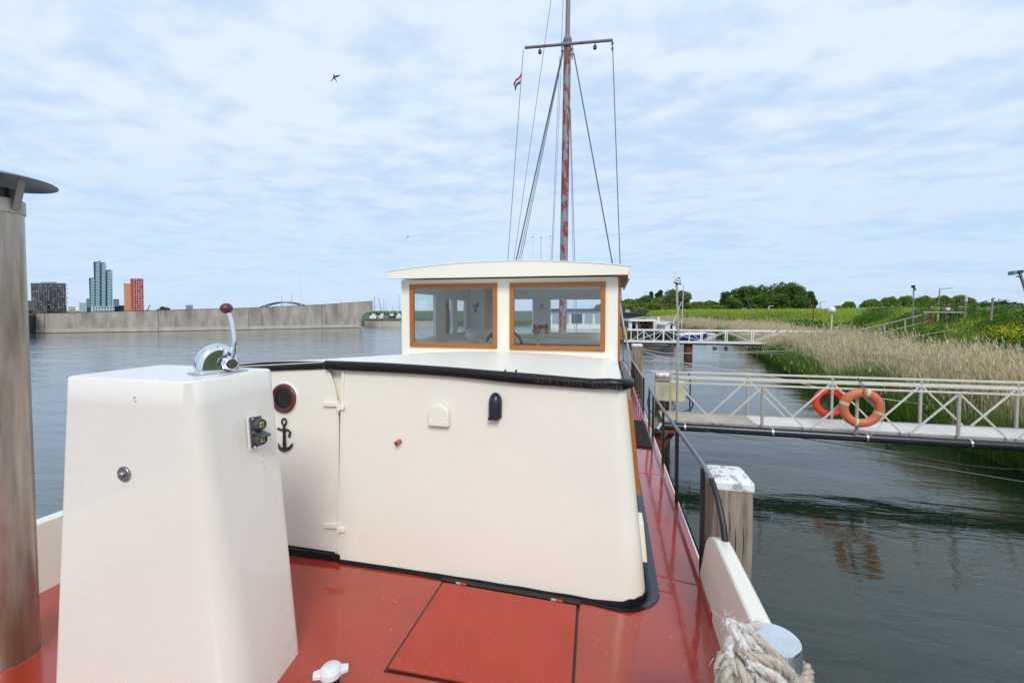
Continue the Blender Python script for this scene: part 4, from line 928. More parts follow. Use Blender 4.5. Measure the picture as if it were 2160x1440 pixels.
for px in (1443, 1626, 1823, 2040):
    x = gx(px, 900); M().lathe((x, YG-.07, zw-.10), [(.091, -.018), (.094, -.016), (.094, .016), (.091, .018)], 24, 'x', cap=False).build('pipe_clamp', X['steel'], gang)
# tall pole at the gangway corner carries a lamp and an aerial
ptop = at_y(1427, 596, YG-.03)
pole = thing('lamp_pole', (nx[0], YG-.03, zw), 'tall thin galvanised pole with striped lamp and white aerial at the walkway end', 'pole')
M().tube([(nx[0], YG-.03, .75), (nx[0], YG-.03, 3.1), (ptop.x, YG-.03, ptop.z)], [.027, .026, .024], 12).build('shaft', X['galv'], pole)
M().tube([(nx[0], YG-.03, -.3), (nx[0], YG-.03, .75)], .036, 12).build('lower_shaft', X['blackm'], pole)
lt = Vector((ptop.x+.02, YG-.03, ptop.z-.01)); ax_ = Vector((.25, -.1, 1)).normalized()
for pr_, mt in (([(.085, -.02), (.09, .005), (.08, .01)], 'blackm'), ([(.075, .01), (.070, .045)], 'white'), ([(.072, .045), (.062, .062)], 'blackm'), ([(.055, .062), (.045, .095)], 'white'), ([(.046, .095), (.02, .125)], 'blackm')):
    m = M(); cyl(m, lt, ax_, pr_, 16); m.build('lamp_segment', X[mt], pole)
M().tube([at_y(1424, 592, YG), at_y(1423, 573, YG)], .012, 6).build('aerial_mast', X['white'], pole)
M().tube([at_y(1411, 571.5, YG), at_y(1424, 571, YG), at_y(1432, 580, YG)], .008, 6).build('aerial_arm', X['white'], pole)
# landing on piles below the gangway end
land = thing('landing_stage', (xe0-.2, YG+.4, 0), 'dark timber landing on a pile under the walkway end beside the barge', 'landing')
M().box((.70, YG-.15, zw-.24), (xe0+.35, YG+.95, zw-.17)).build('landing_beam', X['rust'], land)
for k in range(6): M().box((.72, YG-.1+k*.17, zw-.168), (xe0+.05, YG+.04+k*.17, zw-.13)).build('plank', X['pile'], land)
M().box((xe0-.25, YG+.1, -.8), (xe0-.02, YG+.35, zw-.245)).build('pile', X['rust'], land); M().bar((xe0-.1, YG+.1, .2), (xe0+.25, YG+.1, zw-.25), .09).build('brace', X['rust'], land)
m = M(); m.tube([at_y(1386, 905, YG-.2), at_y(1395, 893, YG-.1)], .035, 10); m.build('drain_hose', X['bal'], land)
# meter boxes
yb_ = YG+1.45
def bx_at(px0, py0, px1, py1, y): a, b = at_y(px0, py0, y), at_y(px1, py1, y); return a.x, b.x, b.z, a.z
mbx = thing('meter_box', (*at_y(1415, 848, yb_).xy, at_y(1415, 848, yb_).z), 'pair of pale yellow meter boxes on a post at the walkway end', 'electric box')
x0, x1, z0, z1 = bx_at(1382.5, 804, 1412.5, 846, yb_); M().box((x0, yb_, z0), (x1, yb_+.22, z1)).build('meter_case', X['boxc'], mbx, bev=.008)
x2, x3, z2, z3 = bx_at(1414, 805, 1445, 847, yb_); M().box((x2, yb_, z2), (x3, yb_+.22, z3)).build('meter_case', X['boxc'], mbx, bev=.008)
for (a, b, c_, d_) in ((x0, x1, z0, z1), (x2, x3, z2, z3)):
    for u_ in (.18, .82):
        for v_ in (.2, .8): M().lathe((a+(b-a)*u_, yb_-.001, c_+(d_-c_)*v_), [(.012, 0), (.012, -.006)], 8, 'y').build('case_screw', X['galv'], mbx)
M().box((x0+.01, yb_-.02, z1+.002), (x1-.01, yb_+.2, z1+.05)).build('rain_ledge', X['pile'], mbx)
M().box((x0+.1, yb_+.06, zw-.3), (x0+.2, yb_+.16, z0-.002)).build('box_post', X['rust'], mbx)
M().box((x2+.05, yb_+.1, zw-.1), (x2+.1, yb_+.16, z0-.002)).build('box_post', X['galv'], mbx)
q_ = at_y(1448, 818, yb_); M().tube([q_, q_+Vector((.03, 0, 0))], .03, 10).build('outlet', X['white'], mbx)
q_ = at_y(1449, 836, yb_); M().tube([q_, q_+Vector((.06, 0, -.03))], .032, 10).build('plug', X['fr'], mbx)
hs = thing('hose', at_y(1440, 880, YG+1.3), 'dark blue hose looping over the rail beside the yellow meter boxes', 'hose')
def H_(pts, r=.017, mt='hose', nm='hose_loop'): M().tube(spline([at_y(px, py, yb_-.1) for px, py in pts], 6), r, 8).build(nm, X[mt], hs)
H_([(1438, 780), (1447, 781), (1454, 792), (1456, 815), (1455, 850), (1456, 872)]); H_([(1456, 845), (1462, 850), (1457, 862), (1440, 868), (1425, 869)]); H_([(1424, 790), (1426, 783), (1432, 795), (1427, 802)], .012)
H_([(1372, 820), (1366, 850), (1373, 868), (1385, 872)], .012); H_([(1420, 850), (1424, 860), (1418, 868)], .012); H_([(1428, 850), (1438, 848), (1440, 858), (1430, 860)], .006, 'cord')
# life rings
def ring(px, py, Ro, r, y, label, mt, bandm, n=4, tilt=0.0, ph=0.2):
    c = at_y(px, py, y); t = thing('life_ring', c, label, 'life ring', 'life rings hung on the walkway railing')
    rr_ = []; q = 48
    for i in range(q):
        a = 2*PI*i/q; rad = Vector((math.cos(a), 0, math.sin(a)))
        rr_.append([c+rad*(Ro-r+r*1.0*math.cos(b))+Vector((0, r*.75*math.sin(b)+tilt*math.sin(a)*Ro, 0)) for b in np.linspace(0, 2*PI, 16, endpoint=False)])
    rr_.append(rr_[0]); M().grid(rr_, close_u=True).build('ring_body', X[mt], t, ang=80)
    if bandm:
        for k in range(n):
            a0 = ph+2*PI*k/n; rows = []
            for i in range(5):
                a = a0+(i-2)*.042; rad = Vector((math.cos(a), 0, math.sin(a))); r2_ = r*1.03
                rows.append([c+rad*(Ro-r+r2_*math.cos(b))+Vector((0, r2_*.75*math.sin(b)+tilt*math.sin(a)*Ro, 0)) for b in np.linspace(0, 2*PI, 16, endpoint=False)])
            M().grid(rows, close_u=True).build('ring_band', X[bandm], t)
    return t, c
r1, c1_ = ring(1817, 860, .405, .088, YG-.13, 'faded orange life ring with cream bands hung on the near rail', 'orange', 'band', tilt=-.05, ph=1.3)
r2_, c2_ = ring(1749, 848, .345, .072, YG+1.10, 'bright red life ring hung on the far side of the walkway rail', 'redring', None)
M().tube(spline([c1_+Vector((-.34, -.05, -.22)), c1_+Vector((-.27, -.06, -.40)), c1_+Vector((-.08, -.06, -.55)), c1_+Vector((.1, -.06, -.56)), c1_+Vector((.25, -.06, -.42)), c1_+Vector((.38, -.05, -.15)), c1_+Vector((.36, -.06, .2))], 8), .006, 6).build('grab_line', X['cord'], r1)
M().tube(spline([c1_+Vector((-.02, -.09, .30)), c1_+Vector((0, -.10, .41)), c1_+Vector((0.02, .08, .52)), c1_+Vector((.0, .16, .60)), c1_+Vector((.03, .10, .44)), c1_+Vector((.02, 0, .30))], 6), .010, 6).build('hanging_cord', X['wire'], r1)
M().tube(spline([c2_+Vector((-.3, 0, -.2)), c2_+Vector((-.2, 0, -.36)), c2_+Vector((.1, 0, -.4))], 6), .006, 6).build('grab_line', X['cord'], r2_)
# lines across the water
def line(name, label, pts, r, mt='cord', cat='rope'):
    P = spline([at_d(*p) for p in pts], 8); tag(M().tube(P, r, 6).build(name, X[mt], None), label, cat)
line('mooring_line', 'pale line from the second pile towards the far reeds, upper one', [(1357, 737, 15.8), (1425, 745, 20), (1560, 742, 26), (1700, 738, 26), (1860, 724, 25)], .018)
line('mooring_line', 'pale sagging line from the second pile running down behind the walkway', [(1357, 741, 15.8), (1430, 762, 15), (1520, 778, 14.5), (1640, 797, 14), (1760, 824, 13.5), (1900, 846, 13), (2060, 868, 12.6), (2250, 895, 12)], .014)
line('mooring_line', 'thin pale line crossing the reeds on the right to the bank', [(1480, 742, 30), (1700, 745, 26), (1830, 726, 25), (1925, 710, 24), (2010, 695, 24)], .012)
line('steel_cable', 'thin black cable slanting under the walkway, longer one', [(1443, 902, 9.8), (1560, 921, 9.2), (1750, 952, 8.6), (1920, 977, 8.3), (2200, 1022, 7.9)], .008, 'wire', 'cable')
line('steel_cable', 'thin black cable under the walkway nearer the reeds', [(1640, 915, 9.6), (1760, 935, 9.3), (1900, 958, 9.1), (2080, 985, 8.9), (2200, 990, 8.8)], .008, 'wire', 'cable')
# ================================================================ gangway 2
Y2 = at_d(1453, 748, 34.6).y
g2 = thing('gangway', (8, Y2, .9), 'second long white railed footbridge further up the berth', 'footbridge')
def q2(px, py, y=Y2): return at_y(px, py, y)
zt2 = q2(1500, 697.5).z; zb2 = q2(1500, 721.5).z; x_l, x_r = .8, 16.5
for y in (Y2, Y2+1.1):
    M().box((x_l, y-.045, zt2-.045), (x_r, y+.045, zt2+.045)).build('top_rail', X['white'], g2)
    M().box((x_l, y-.05, zb2-.10), (x_r-1, y+.05, zb2+.02)).build('bottom_chord', X['white'], g2)
M().box((x_l, Y2+.06, zb2-.06), (x_r-1, Y2+1.04, zb2)).build('deck_panel', X['galv'], g2)
M().box((x_l, Y2-.04, zb2-.22), (x_r-1, Y2+.04, zb2-.11)).build('service_pipe', X['pvc'], g2)
for y, pxs in ((Y2, [1331, 1358, 1380, 1399, 1421, 1454, 1481, 1534, 1589, 1647, 1700]), (Y2+1.1, [1345, 1400, 1478, 1530, 1585, 1640])):
    xs_ = [at_y(p, 710, y).x for p in pxs]
    for x in xs_: M().box((x-.035, y-.035, zb2), (x+.035, y+.035, zt2-.062)).build('rail_post', X['white'], g2)
    for i in range(0, len(xs_)-1):
        a, b = (zt2-.07, zb2+.02) if i % 2 else (zb2+.02, zt2-.07)
        M().bar((xs_[i], y-.04 if y == Y2 else y+.04, a), (xs_[i+1], y-.04 if y == Y2 else y+.04, b), .04, up=(0, 1, 0)).build('diagonal', X['white'], g2)
pb_ = at_d(1453, 725, 34.8)
t = thing('steel_pile', (pb_.x, Y2+.5, -1), 'rusty brown steel pile standing in the water under the second footbridge', 'pile')
M().tube([(pb_.x, Y2+.5, -1), (pb_.x, Y2+.5, zb2-.12)], .33, 20).build('pile_shaft', X['rust'], t)
# ================================================================ boats and houseboats upstream
def seg(px0, px1, py0, py1, D, dep, m=None):
    a, b = at_d(px0, py1, D), at_d(px1, py1, D); z1_ = at_d(px0, py0, D).z; m = m or M(); dv_ = FW
    if D > 300: dv_ = ((a+b)/2).xy.to_3d().normalized()
    return m.obox(a, b-a, dv_*dep, (0, 0, z1_-a.z))
sb = thing('shed_building', at_d(1320, 700, 82), 'dark navy clad floating building with low roof beyond the wheelhouse', 'building')
M().prism([at_d(1290, 700, 82), at_d(1351, 700, 82), at_d(1351, 662, 82), at_d(1340, 655, 82), at_d(1318, 650, 82), at_d(1290, 645, 82)], FW*14).build('wall', X['shed'], sb)
seg(1288, 1353, 661, 663.5, 81.8, .3).build('eaves_board', X['blackm'], sb); seg(1319, 1329, 653, 659, 81.9, .2).build('window', X['winl'], sb)
for k in range(5): seg(1290, 1351, 667+k*6, 667.6+k*6, 81.93, .1).build('cladding_board', X['blackm'], sb)
hb_ = thing('houseboat', at_d(1360, 745, 52), 'black hulled houseboat with white cabin and flat canopy behind the second footbridge', 'houseboat')
z_ = lambda py, D=52: at_d(1360, py, D).z
m = M(); a = at_d(1325, 745, 52); b = at_d(1427, 745, 52); hull_p = [Vector((a.x, a.y, -.2)), Vector((b.x, b.y, -.2)), Vector((b.x, b.y, z_(697)))+RT*.25, Vector((a.x, a.y, z_(697)))-RT*.2]
m.prism(hull_p, FW*6).build('hull', X['blackhull'], hb_, bev=.1)
for (p0, p1, q0, q1, nm, mt) in ((1327, 1333, 675, 697, 'corner_post', 'white'), (1328, 1383, 673.5, 677.5, 'canopy', 'white'), (1342, 1345, 678, 697, 'canopy_post', 'whited'), (1348, 1350, 676, 697, 'canopy_post', 'redpaint'), (1352, 1372, 683, 697, 'door_frame', 'orangebr'), (1354, 1368, 686, 697, 'door_pane', 'wind'), (1371, 1378, 688, 697, 'timber_panel', 'orangebr'), (1378, 1393, 675, 697, 'deckhouse', 'whited'), (1393, 1401, 685, 697, 'side_window', 'winl')):
    dd = {'corner_post': 0, 'canopy': -.3, 'canopy_post': .1, 'door_frame': 1.2, 'door_pane': 1.1, 'timber_panel': 1.1, 'deckhouse': .4, 'side_window': .6}[nm]
    seg(p0, p1, q0, q1, 52+dd, .4 if 'p' in nm and nm != 'canopy' else 3).build(nm, X[mt], hb_)
seg(1333, 1380, 678, 697, 54.5, .2).build('cabin_front', X['shed'], hb_)
for (p0, p1, q0, q1) in ((1335, 1340, 680, 685), (1355, 1358, 678, 682), (1366, 1369, 678, 682), (1374, 1377, 681, 687)): seg(p0, p1, q0, q1, 53.8, .1).build('window', X['winl'], hb_)
m = M()
for (p0, p1) in ((1338, 1366), (1372, 1386)):
    o__ = at_d(p0, 673.2, 53); m.obox(o__, at_d(p1, 669, 53)-o__, FW*2, (0, 0, .06))
m.build('solar_panel', X['roof'], hb_); M().tube([at_d(1389, 675, 53), at_d(1389, 667.5, 53)], .12, 10).build('vent_pipe', X['white'], hb_)
for k in range(16): seg(1328+k*6.1, 1329+k*6.1, 699, 738 if k < 9 else 735, 51.9, .06).build('hull_rib', X['blackm'], hb_) if k % 3 == 0 else None
m = M(); m.bar(at_d(1395, 684, 52.3), at_d(1401, 677, 52.3), .08).build('awning_strut', X['white'], hb_)
wb = thing('garden_shed', at_d(1413, 700, 50), 'small white gabled hut on deck at the end of the black houseboat', 'shed')
M().prism([at_d(1403, 697, 50), at_d(1426, 697, 50), at_d(1426, 686, 50), at_d(1414.5, 680, 50), at_d(1403, 686, 50)], FW*2.5).build('wall', X['white'], wb)
seg(1414, 1418.5, 685, 693, 49.95, .1).build('window', X['wind'], wb)
for a_, b_ in (((1402, 686.7), (1414.5, 679.5)), ((1414.5, 679.5), (1427, 686.7))): p = at_d(*a_, 49.8); q = at_d(*b_, 49.8); M().obox(p, q-p, FW*2.9, (0, 0, .08)).build('roof_panel', X['whited'], wb)
gb = thing('work_barge', at_d(1390, 745, 37.5), 'low worn grey work barge with clutter lying under the second footbridge', 'barge')
gD = 40
m = M(); A = [at_d(1352, 722.5, gD), at_d(1424, 733, gD-2.5), at_d(1420, 742, gD-2.5), at_d(1352, 742, gD)]
for q in (A[2], A[3]): q.z = -.1
A[1].z = .42; A[0].z = .62
m.prism(A, FW*4).build('hull', X['grayhull'], gb, bev=.05)
seg(1350, 1426, 728.5, 729.8, gD-2.2, .1).build('rubbing_strake', X['blackm'], gb)
for px, mt, w_ in ((1336, 'bluehull', 4), (1349, 'redpaint', 5), (1361, 'leafm', 7), (1378, 'blackhull', 9), (1398, 'white', 3), (1405, 'orange', 6), (1413, 'blackhull', 5)):
    c = at_d(px, 722, gD+.8); mm_ = X[mt] if mt != 'leafm' else X['shed']; m = M()
    m.sphere(c+Vector((0, 0, .05)), w_*.5*gD/FPX*1.2, 10, 6, (1, .8, .8)); o_ = m.build('deck_clutter', mm_, gb)
for px in (1358, 1384, 1398, 1419): M().tube([at_d(px, 729, gD), at_d(px, 716, gD)], .03, 6).build('stanchion', X['galv'], gb)
hw = thing('houseboat', at_d(1215, 700, 46), 'white houseboat with teal windows seen through the wheelhouse glass', 'houseboat')
seg(1150, 1290, 694, 716, 46, 7).build('hull', X['whited'], hw); seg(1160, 1285, 655, 694, 46.6, 6).build('wall', X['white'], hw); seg(1154, 1290, 651, 655.5, 46.2, 7).build('roof', X['shed'], hw)
for p0, p1 in ((1166, 1180), (1186, 1200), (1206, 1228), (1234, 1250), (1256, 1272)): seg(p0, p1, 662, 682, 46.5, .1).build('window', X['bldteal'] if p0 == 1206 else X['winl'], hw)
seg(1152, 1290, 683, 684, 45.8, .08).build('railing', X['white'], hw)
for p in range(1154, 1290, 15): seg(p, p+1, 684, 694, 45.8, .08).build('rail_post', X['white'], hw)
tb = thing('timber_fender', at_d(1310, 720, 30), 'orange brown timber fender piles just past the wheelhouse corner', 'fender')
for k in range(4): seg(1302+k*5.5, 1307+k*5.5, 690, 716, 30, .2).build('plank', X['orangebr'], tb)
bb = thing('sailing_boat', at_d(1455, 718, 53), 'blue hulled sailing boat with white deck and mast beyond the rusty pile', 'sailboat')
D_ = 53; dk_ = at_d(1455, 706, D_).z
m = M(); rows = []
for k in range(11):
    t = k/10; px = 1418+t*72; w_ = 1.15*math.sin(min(1, (1-t)*1.5+.12)*PI/2); sh = .15*t*t
    c = at_d(px, 715, D_+t*1.0); rows.append([Vector((c.x, c.y, 0))-FW*w_+Vector((0, 0, dk_+sh)), Vector((c.x, c.y, 0))-FW*w_*.9+Vector((0, 0, .1)), Vector((c.x, c.y, -.2)), Vector((c.x, c.y, 0))+FW*w_+Vector((0, 0, .1)), Vector((c.x, c.y, 0))+FW*w_+Vector((0, 0, dk_+sh))])
m.grid(rows); m.add(rows[0], [(0, 1, 2, 3, 4)]); m.build('hull', X['bluehull'], bb)
M().grid([[r_[0]+Vector((0, 0, .0)), r_[0]+Vector((0, 0, .12)), r_[4]+Vector((0, 0, .12)), r_[4]] for r_ in rows]).build('boat_deck', X['white'], bb)
c = at_d(1442, 707, D_); M().obox(c-FW*.5, RT*2.2, FW*1.0, (0, 0, .35)).build('cabin_top', X['white'], bb, bev=.1)
M().tube([at_d(1437, 706, D_), at_d(1442, 600, D_)], .05, 8).build('mast', X['galvl'], bb)
M().tube([at_d(1418, 687, D_), at_d(1438, 636, D_)], .035, 6).build('boom', X['white'], bb)
rg = thing('red_footbridge', at_d(1490, 695, 75), 'low red painted footbridge beyond the blue sailing boat', 'footbridge')
seg(1428, 1545, 691.5, 693, 75, .1).build('top_rail', X['redpaint'], rg); seg(1428, 1545, 698, 701, 75, 1).build('deck_panel', X['redpaint'], rg)
for k in range(14): seg(1430+k*8.6, 1431.2+k*8.6, 693, 698, 75, .1).build('rail_post', X['redpaint'], rg)
rb_ = thing('moored_launch', at_d(1500, 708, 68), 'small white and maroon launch moored under the red footbridge', 'boat')
seg(1432, 1500, 701.5, 705, 62, 2).build('hull', X['redpaint'], rb_); seg(1455, 1510, 703, 706.5, 61.5, 2.4).build('boat_deck', X['white'], rb_)
for px, nm in ((1508, 'one'), (1531, 'two')):
    c = at_d(px, 737.5 if px < 1520 else 735, 40); c.z = .02; t = M(); t.sphere(c+Vector((0, 0, .06)), .13, 12, 8, (1.5, .8, .6)); t.sphere(c+Vector((-.17 if px < 1520 else .02, 0, .20 if px > 1520 else .14)), .055, 10, 6); t.tube([c+Vector((-.12 if px < 1520 else 0, 0, .08)), c+Vector((-.16 if px < 1520 else .02, 0, .17))], .035, 6)
    tag(t.build('duck', X['bird'], None), 'small dark duck swimming, '+('left one of the pair beyond the second footbridge' if px < 1520 else 'right one with raised head beyond the second footbridge'), 'duck', 'ducks on the canal')
c = at_z(1876, 941, .02); t = M(); t.sphere(c+Vector((0, 0, .025)), .05, 10, 6, (1.6, .8, .6)); t.sphere(c+Vector((-.07, 0, .05)), .022, 8, 5); tag(t.build('duck', X['bird'], None), 'small dark duck on the water just below the near footbridge pipe', 'duck', 'ducks on the canal')
# ================================================================ concrete breakwater
wallt = thing('concrete_wall', at_d(420, 697, 78), 'long stained concrete breakwater rising to a notched end across the lake', 'breakwater')
WP = [(-150, 722, 644+24, 60), (60, 702.5, 662, None), (95, 702, 661.5, None), (334, 698.5, 655, None), (525, 695, 650, None), (679, 692, 643, None), (787, 690, 635.5, None)]
def wxy(px, py): p = at_z(px, py, 0.0); return p
pts = []
for px, pb2, pt2, _ in WP:
    b = wxy(px, pb2); D = b.dot(FW); z = at_d(px, pt2, D).z; pts.append((b, z))
pan = []
for i in range(len(pts)-1):
    (a, za), (b, zb_) = pts[i], pts[i+1]; g_ = (b-a).normalized()*.03; n_ = Vector((-g_.y, g_.x, 0)).normalized()
    if n_.dot(FW) < 0: n_ = -n_
    a2, b2 = a+g_, b-g_
    if i == len(pts)-2:
        e = b2; L_ = (b2-a2).normalized()
        q = lambda back, z: e-L_*back+Vector((0, 0, z))
        zt_ = zb_; poly = [a2+Vector((0, 0, -.5)), q(2.3, -.5), q(2.3, 1.9), q(2.1, 2.5), q(1.6, 2.95), q(1.0, 3.2), q(.4, 3.3), q(0, 3.4), q(0, zt_), a2+Vector((0, 0, za))]
    else: poly = [a2+Vector((0, 0, -.5)), b2+Vector((0, 0, -.5)), b2+Vector((0, 0, zb_)), a2+Vector((0, 0, za))]
    M().prism(poly, n_*.8).build('wall_panel', X['concrete'], wallt, flat=True)
    M().prism([a+Vector((0, 0, za+.003)), b+Vector((0, 0, zb_+.003)), b+Vector((0, 0, zb_+.09)), a+Vector((0, 0, za+.09))], n_*.9).build('wall_coping', X['blackhull'], wallt, flat=True)
    bb2 = b2 if i < len(pts)-2 else b2-(b2-a2).normalized()*2.9
    M().prism([a2-n_*.15+Vector((0, 0, .05)), bb2-n_*.15+Vector((0, 0, .05)), bb2-n_*.15+Vector((0, 0, .62)), a2-n_*.15+Vector((0, 0, .62))], n_*.147).build('wall_plinth', X['concl'], wallt, flat=True)
    M().prism([a2+n_*.2+Vector((0, 0, -.5)), bb2+n_*.2+Vector((0, 0, -.5)), bb2+n_*.2+Vector((0, 0, za-.05)), a2+n_*.2+Vector((0, 0, za-.05))], n_*.7).build('wall_core', X['blackhull'], wallt, flat=True)
lw_ = thing('low_wall', at_d(810, 690, 96), 'low concrete quay wall continuing right of the notched breakwater end', 'wall')
pr = None
for px0, px1 in ((768, 806), (806, 850), (850, 930)):
    a, b = at_d(px0+.4, 690, 97), at_d(px1-.4, 690, 97); zt_ = at_d(px0, 676, 97).z; a.z = b.z = -.3
    M().obox(a, b-a, FW*.8, (0, 0, zt_+.3)).build('wall_panel', X['concl'], lw_, flat=True); a.z = b.z = zt_+.003
    M().obox(a-RT*.05-FW*.1, b-a+RT*.1, FW*1, (0, 0, .15)).build('wall_coping', X['blackhull'], lw_, flat=True)
# ================================================================ land
m = M()
P_ = [at_d(-900, 690, 60), at_d(60, 690, 90), at_d(500, 690, 102), at_d(880, 690, 106), at_d(1290, 690, 112), at_d(1440, 690, 122), at_d(1600, 690, 132), Vector((90, 140, 0)), Vector((3000, 300, 0)), Vector((3000, 3400, 0)), Vector((-2900, 3400, 0)), Vector((-2900, -700, 0))]
P_ = [Vector((p.x, p.y, -.3)) for p in P_]; m.prism(P_, (0, 0, 1.3)); tag(m.build('far_land', X['land'], flat=True), kind='structure')
BY = [-5, 4, 9, 12, 19, 31, 47, 64, 100, 150]
def bankx(y): return np.interp(y, BY, [9.6, 9.4, 9.1, 8.9, 8.7, 10.4, 12.3, 15.2, 10.0, -2])
def bankz(x, y):
    d = x-bankx(y)
    z = np.interp(d, [-3, -.5, .5, 3, 6.2, 12.0, 14, 200], [-1.2, -.25, .08, .20, .45, 3.0, 3.2, 3.2])
    return z+.10*math.sin(y*.35+x*.2)+.07*math.sin(x*.9+y*.21)
ysb = np.concatenate([np.arange(-8, 60, 1.5), np.arange(60, 165, 4)]); dsb = np.concatenate([np.arange(-3, 15, .7), [17, 22, 30, 45, 70, 120, 200]])
rows = [[(bankx(y)+d, y, bankz(bankx(y)+d, y)) for d in dsb] for y in ysb]
tag(M().grid(rows).build('embankment', X['soil'], None, ang=80), kind='structure')
# ================================================================ city on the horizon
def fbox(px0, px1, py0, py1, D, dep): return seg(px0, px1, py0, py1, D, dep)
def wins(par, cols, rows_, D, w_, h_, mt, name='window', skip=0.0):
    me = None
    for px in cols:
        for py in rows_:
            if random.random() < skip: continue
            a = at_d(px, py, D)
            if me is None:
                o = M().obox(a, RT*(w_*D/FPX), FW*.6, (0, 0, h_*D/FPX)).build(name, mt, par, flat=True, origin=a); me = o.data
            else:
                o = bpy.data.objects.new(name, me); put(o, par, a)
g = thing('apartment_block', at_d(100, 660, 480), 'broad dark grey block of flats, leftmost above the breakwater', 'building')
fbox(67, 141, 597, 662, 480, 20).build('wall', X['bldgrey'], g, flat=True); fbox(58.5, 100, 634, 662, 477, 20).build('wing', X['bldgrey'], g, flat=True); fbox(86, 120, 594.5, 597, 484, 8).build('roof_plant', X['roof'], g, flat=True)
wins(g, np.arange(70, 138, 5.2), np.arange(604, 660, 5.6), 476, 2.0, 1.8, X['winl'], skip=.6); wins(g, np.arange(72.5, 138, 5.2), np.arange(603.6, 660, 5.6), 476.2, 2.0, 2.8, X['wind'], skip=.2)
for px, py in ((65.5, 607), (141, 609), (66, 622), (141.5, 618), (141.5, 628), (141.5, 638), (140, 602)): fbox(px, px+2.6, py-1, py+.6, 478, 4).build('balcony', X['bldgrey'], g, flat=True)
g = thing('tower', at_d(214, 660, 800), 'tall stepped teal glass tower with pale balconies, tallest on the skyline', 'tower')
for (p0, p1, py, n) in ((190, 202, 586, 1), (200.5, 213, 552, 2), (213, 225, 553.5, 3), (225, 238, 569, 4), (183, 191, 630, 5), (240, 252, 631, 6), (252, 264, 644, 7)):
    fbox(p0, p1, py, 660, 800+n, 20).build('shaft', X['bldteal'], g, flat=True)
    st = 3.35; k = 0; y = py+2.2
    me = None
    while y < 646:
        if n >= 5:
            for q in range(3):
                fbox(p0+1+q*(p1-p0-1)/3, p0+1+(q+.6)*(p1-p0-1)/3, y, y+2, 799, .6).build('window', X['bal'], g, flat=True)
        else:
            a = at_d(p0+1.0, y+1.9, 798.5)
            if me is None: me = M().obox(a, RT*((p1-p0-3.4)*800/FPX), FW*2, (0, 0, 1.75*800/FPX)).build('balcony', X['bal'], g, flat=True, origin=a).data
            else: put(bpy.data.objects.new('balcony', me), g, a)
            a2 = at_d(p0+1.4, y+2.6, 797.5); fbox(p0+2.5, p0+(p1-p0)*.72, y+1.7, y+2.1, 797.5, 1).build('balcony_rail', X['white'], g, flat=True)
        y += st
fbox(192, 242, 646, 660, 795, 5).build('podium', X['bldpale'], g, flat=True)
wins(g, np.arange(196, 240, 6), (650, 656), 794.5, 3, 2.2, X['wind'])
fbox(209, 212, 549.5, 552, 800, 8).build('roof_plant', X['bldteal'], g, flat=True)
g = thing('tower', at_d(285, 660, 780), 'orange and red twin slab tower block right of the teal tower', 'tower')
fbox(262.5, 278, 597.5, 658, 782, 20).build('wall', X['bldorange'], g, flat=True); fbox(277, 304, 587.5, 658, 778, 20).build('red_wall', X['bldred'], g, flat=True)
wins(g, (266, 270.5, 274.5), np.arange(602, 655, 4.9), 781.3, 1.9, 2.4, X['winw'], skip=.1); wins(g, (282, 287, 292, 297, 301), np.arange(592, 655, 4.7), 777.3, 1.9, 2.6, X['winw'], skip=.1); wins(g, (284.4, 299.2), np.arange(592, 655, 4.7), 777.3, 1.2, 2.2, X['wind'], skip=.3)
for label, a in (('pale grey low block between the grey flats and the teal tower', (167, 183, 638, 660, 900, 'bldpale')), ('small pale block with yellow stripe right of the grey flats', (144, 160, 646, 660, 850, 'bldpale')), ('small blue grey block standing alone in the middle distance', (392, 407, 643, 656, 900, 'bldblue')), ('small dark low block left of the grey flats', (54, 60, 646, 662, 700, 'bldblue'))):
    g = thing('office_block', at_d(a[0], 660, a[4]), label, 'building'); fbox(a[0], a[1], a[2], a[3], a[4], 15).build('wall', X[a[5]], g, flat=True)
    wins(g, np.arange(a[0]+1.5, a[1]-2, 3.2), np.arange(a[2]+3, a[3]-4, 3.4), a[4]-.7, 1.6, 1.4, X['winl'] if a[5] != 'bldpale' else X['bldblue'])
    if 'yellow' in label: fbox(a[0], a[1]-4, 652, 654.5, a[4]-1, .5).build('stripe', X['bldorange'], g, flat=True)
cr2 = thing('crane', at_d(311, 655, 800), 'tiny leaning crane jib right of the red tower', 'crane'); M().bar(at_d(311, 656, 800), at_d(316, 643.5, 800), 1.0).build('jib', X['galv'], cr2); M().bar(at_d(309.5, 654, 800), at_d(313, 654, 800), 2).build('cab', X['bldblue'], cr2)
br = thing('arch_bridge', at_d(595, 648, 600), 'distant dark steel arch bridge behind the breakwater', 'bridge')
for dd, off in ((0, 0), (14, 9)):
    P = [at_d(543+off+t*108, 651-13.5*4*t*(1-t), 600+dd) for t in np.linspace(0, 1, 25)]; M().tube(P, .8, 6).build('arch', X['navy'], br)
    for k in range(3, 22, 3): M().tube([P[k], at_d(543+off+k/24*108, 652, 600+dd)], .18, 4).build('hanger', X['navy'], br)
M().bar(at_d(535, 651.5, 607), at_d(668, 651.5, 607), 3, 2).build('bridge_deck', X['bldblue'], br)
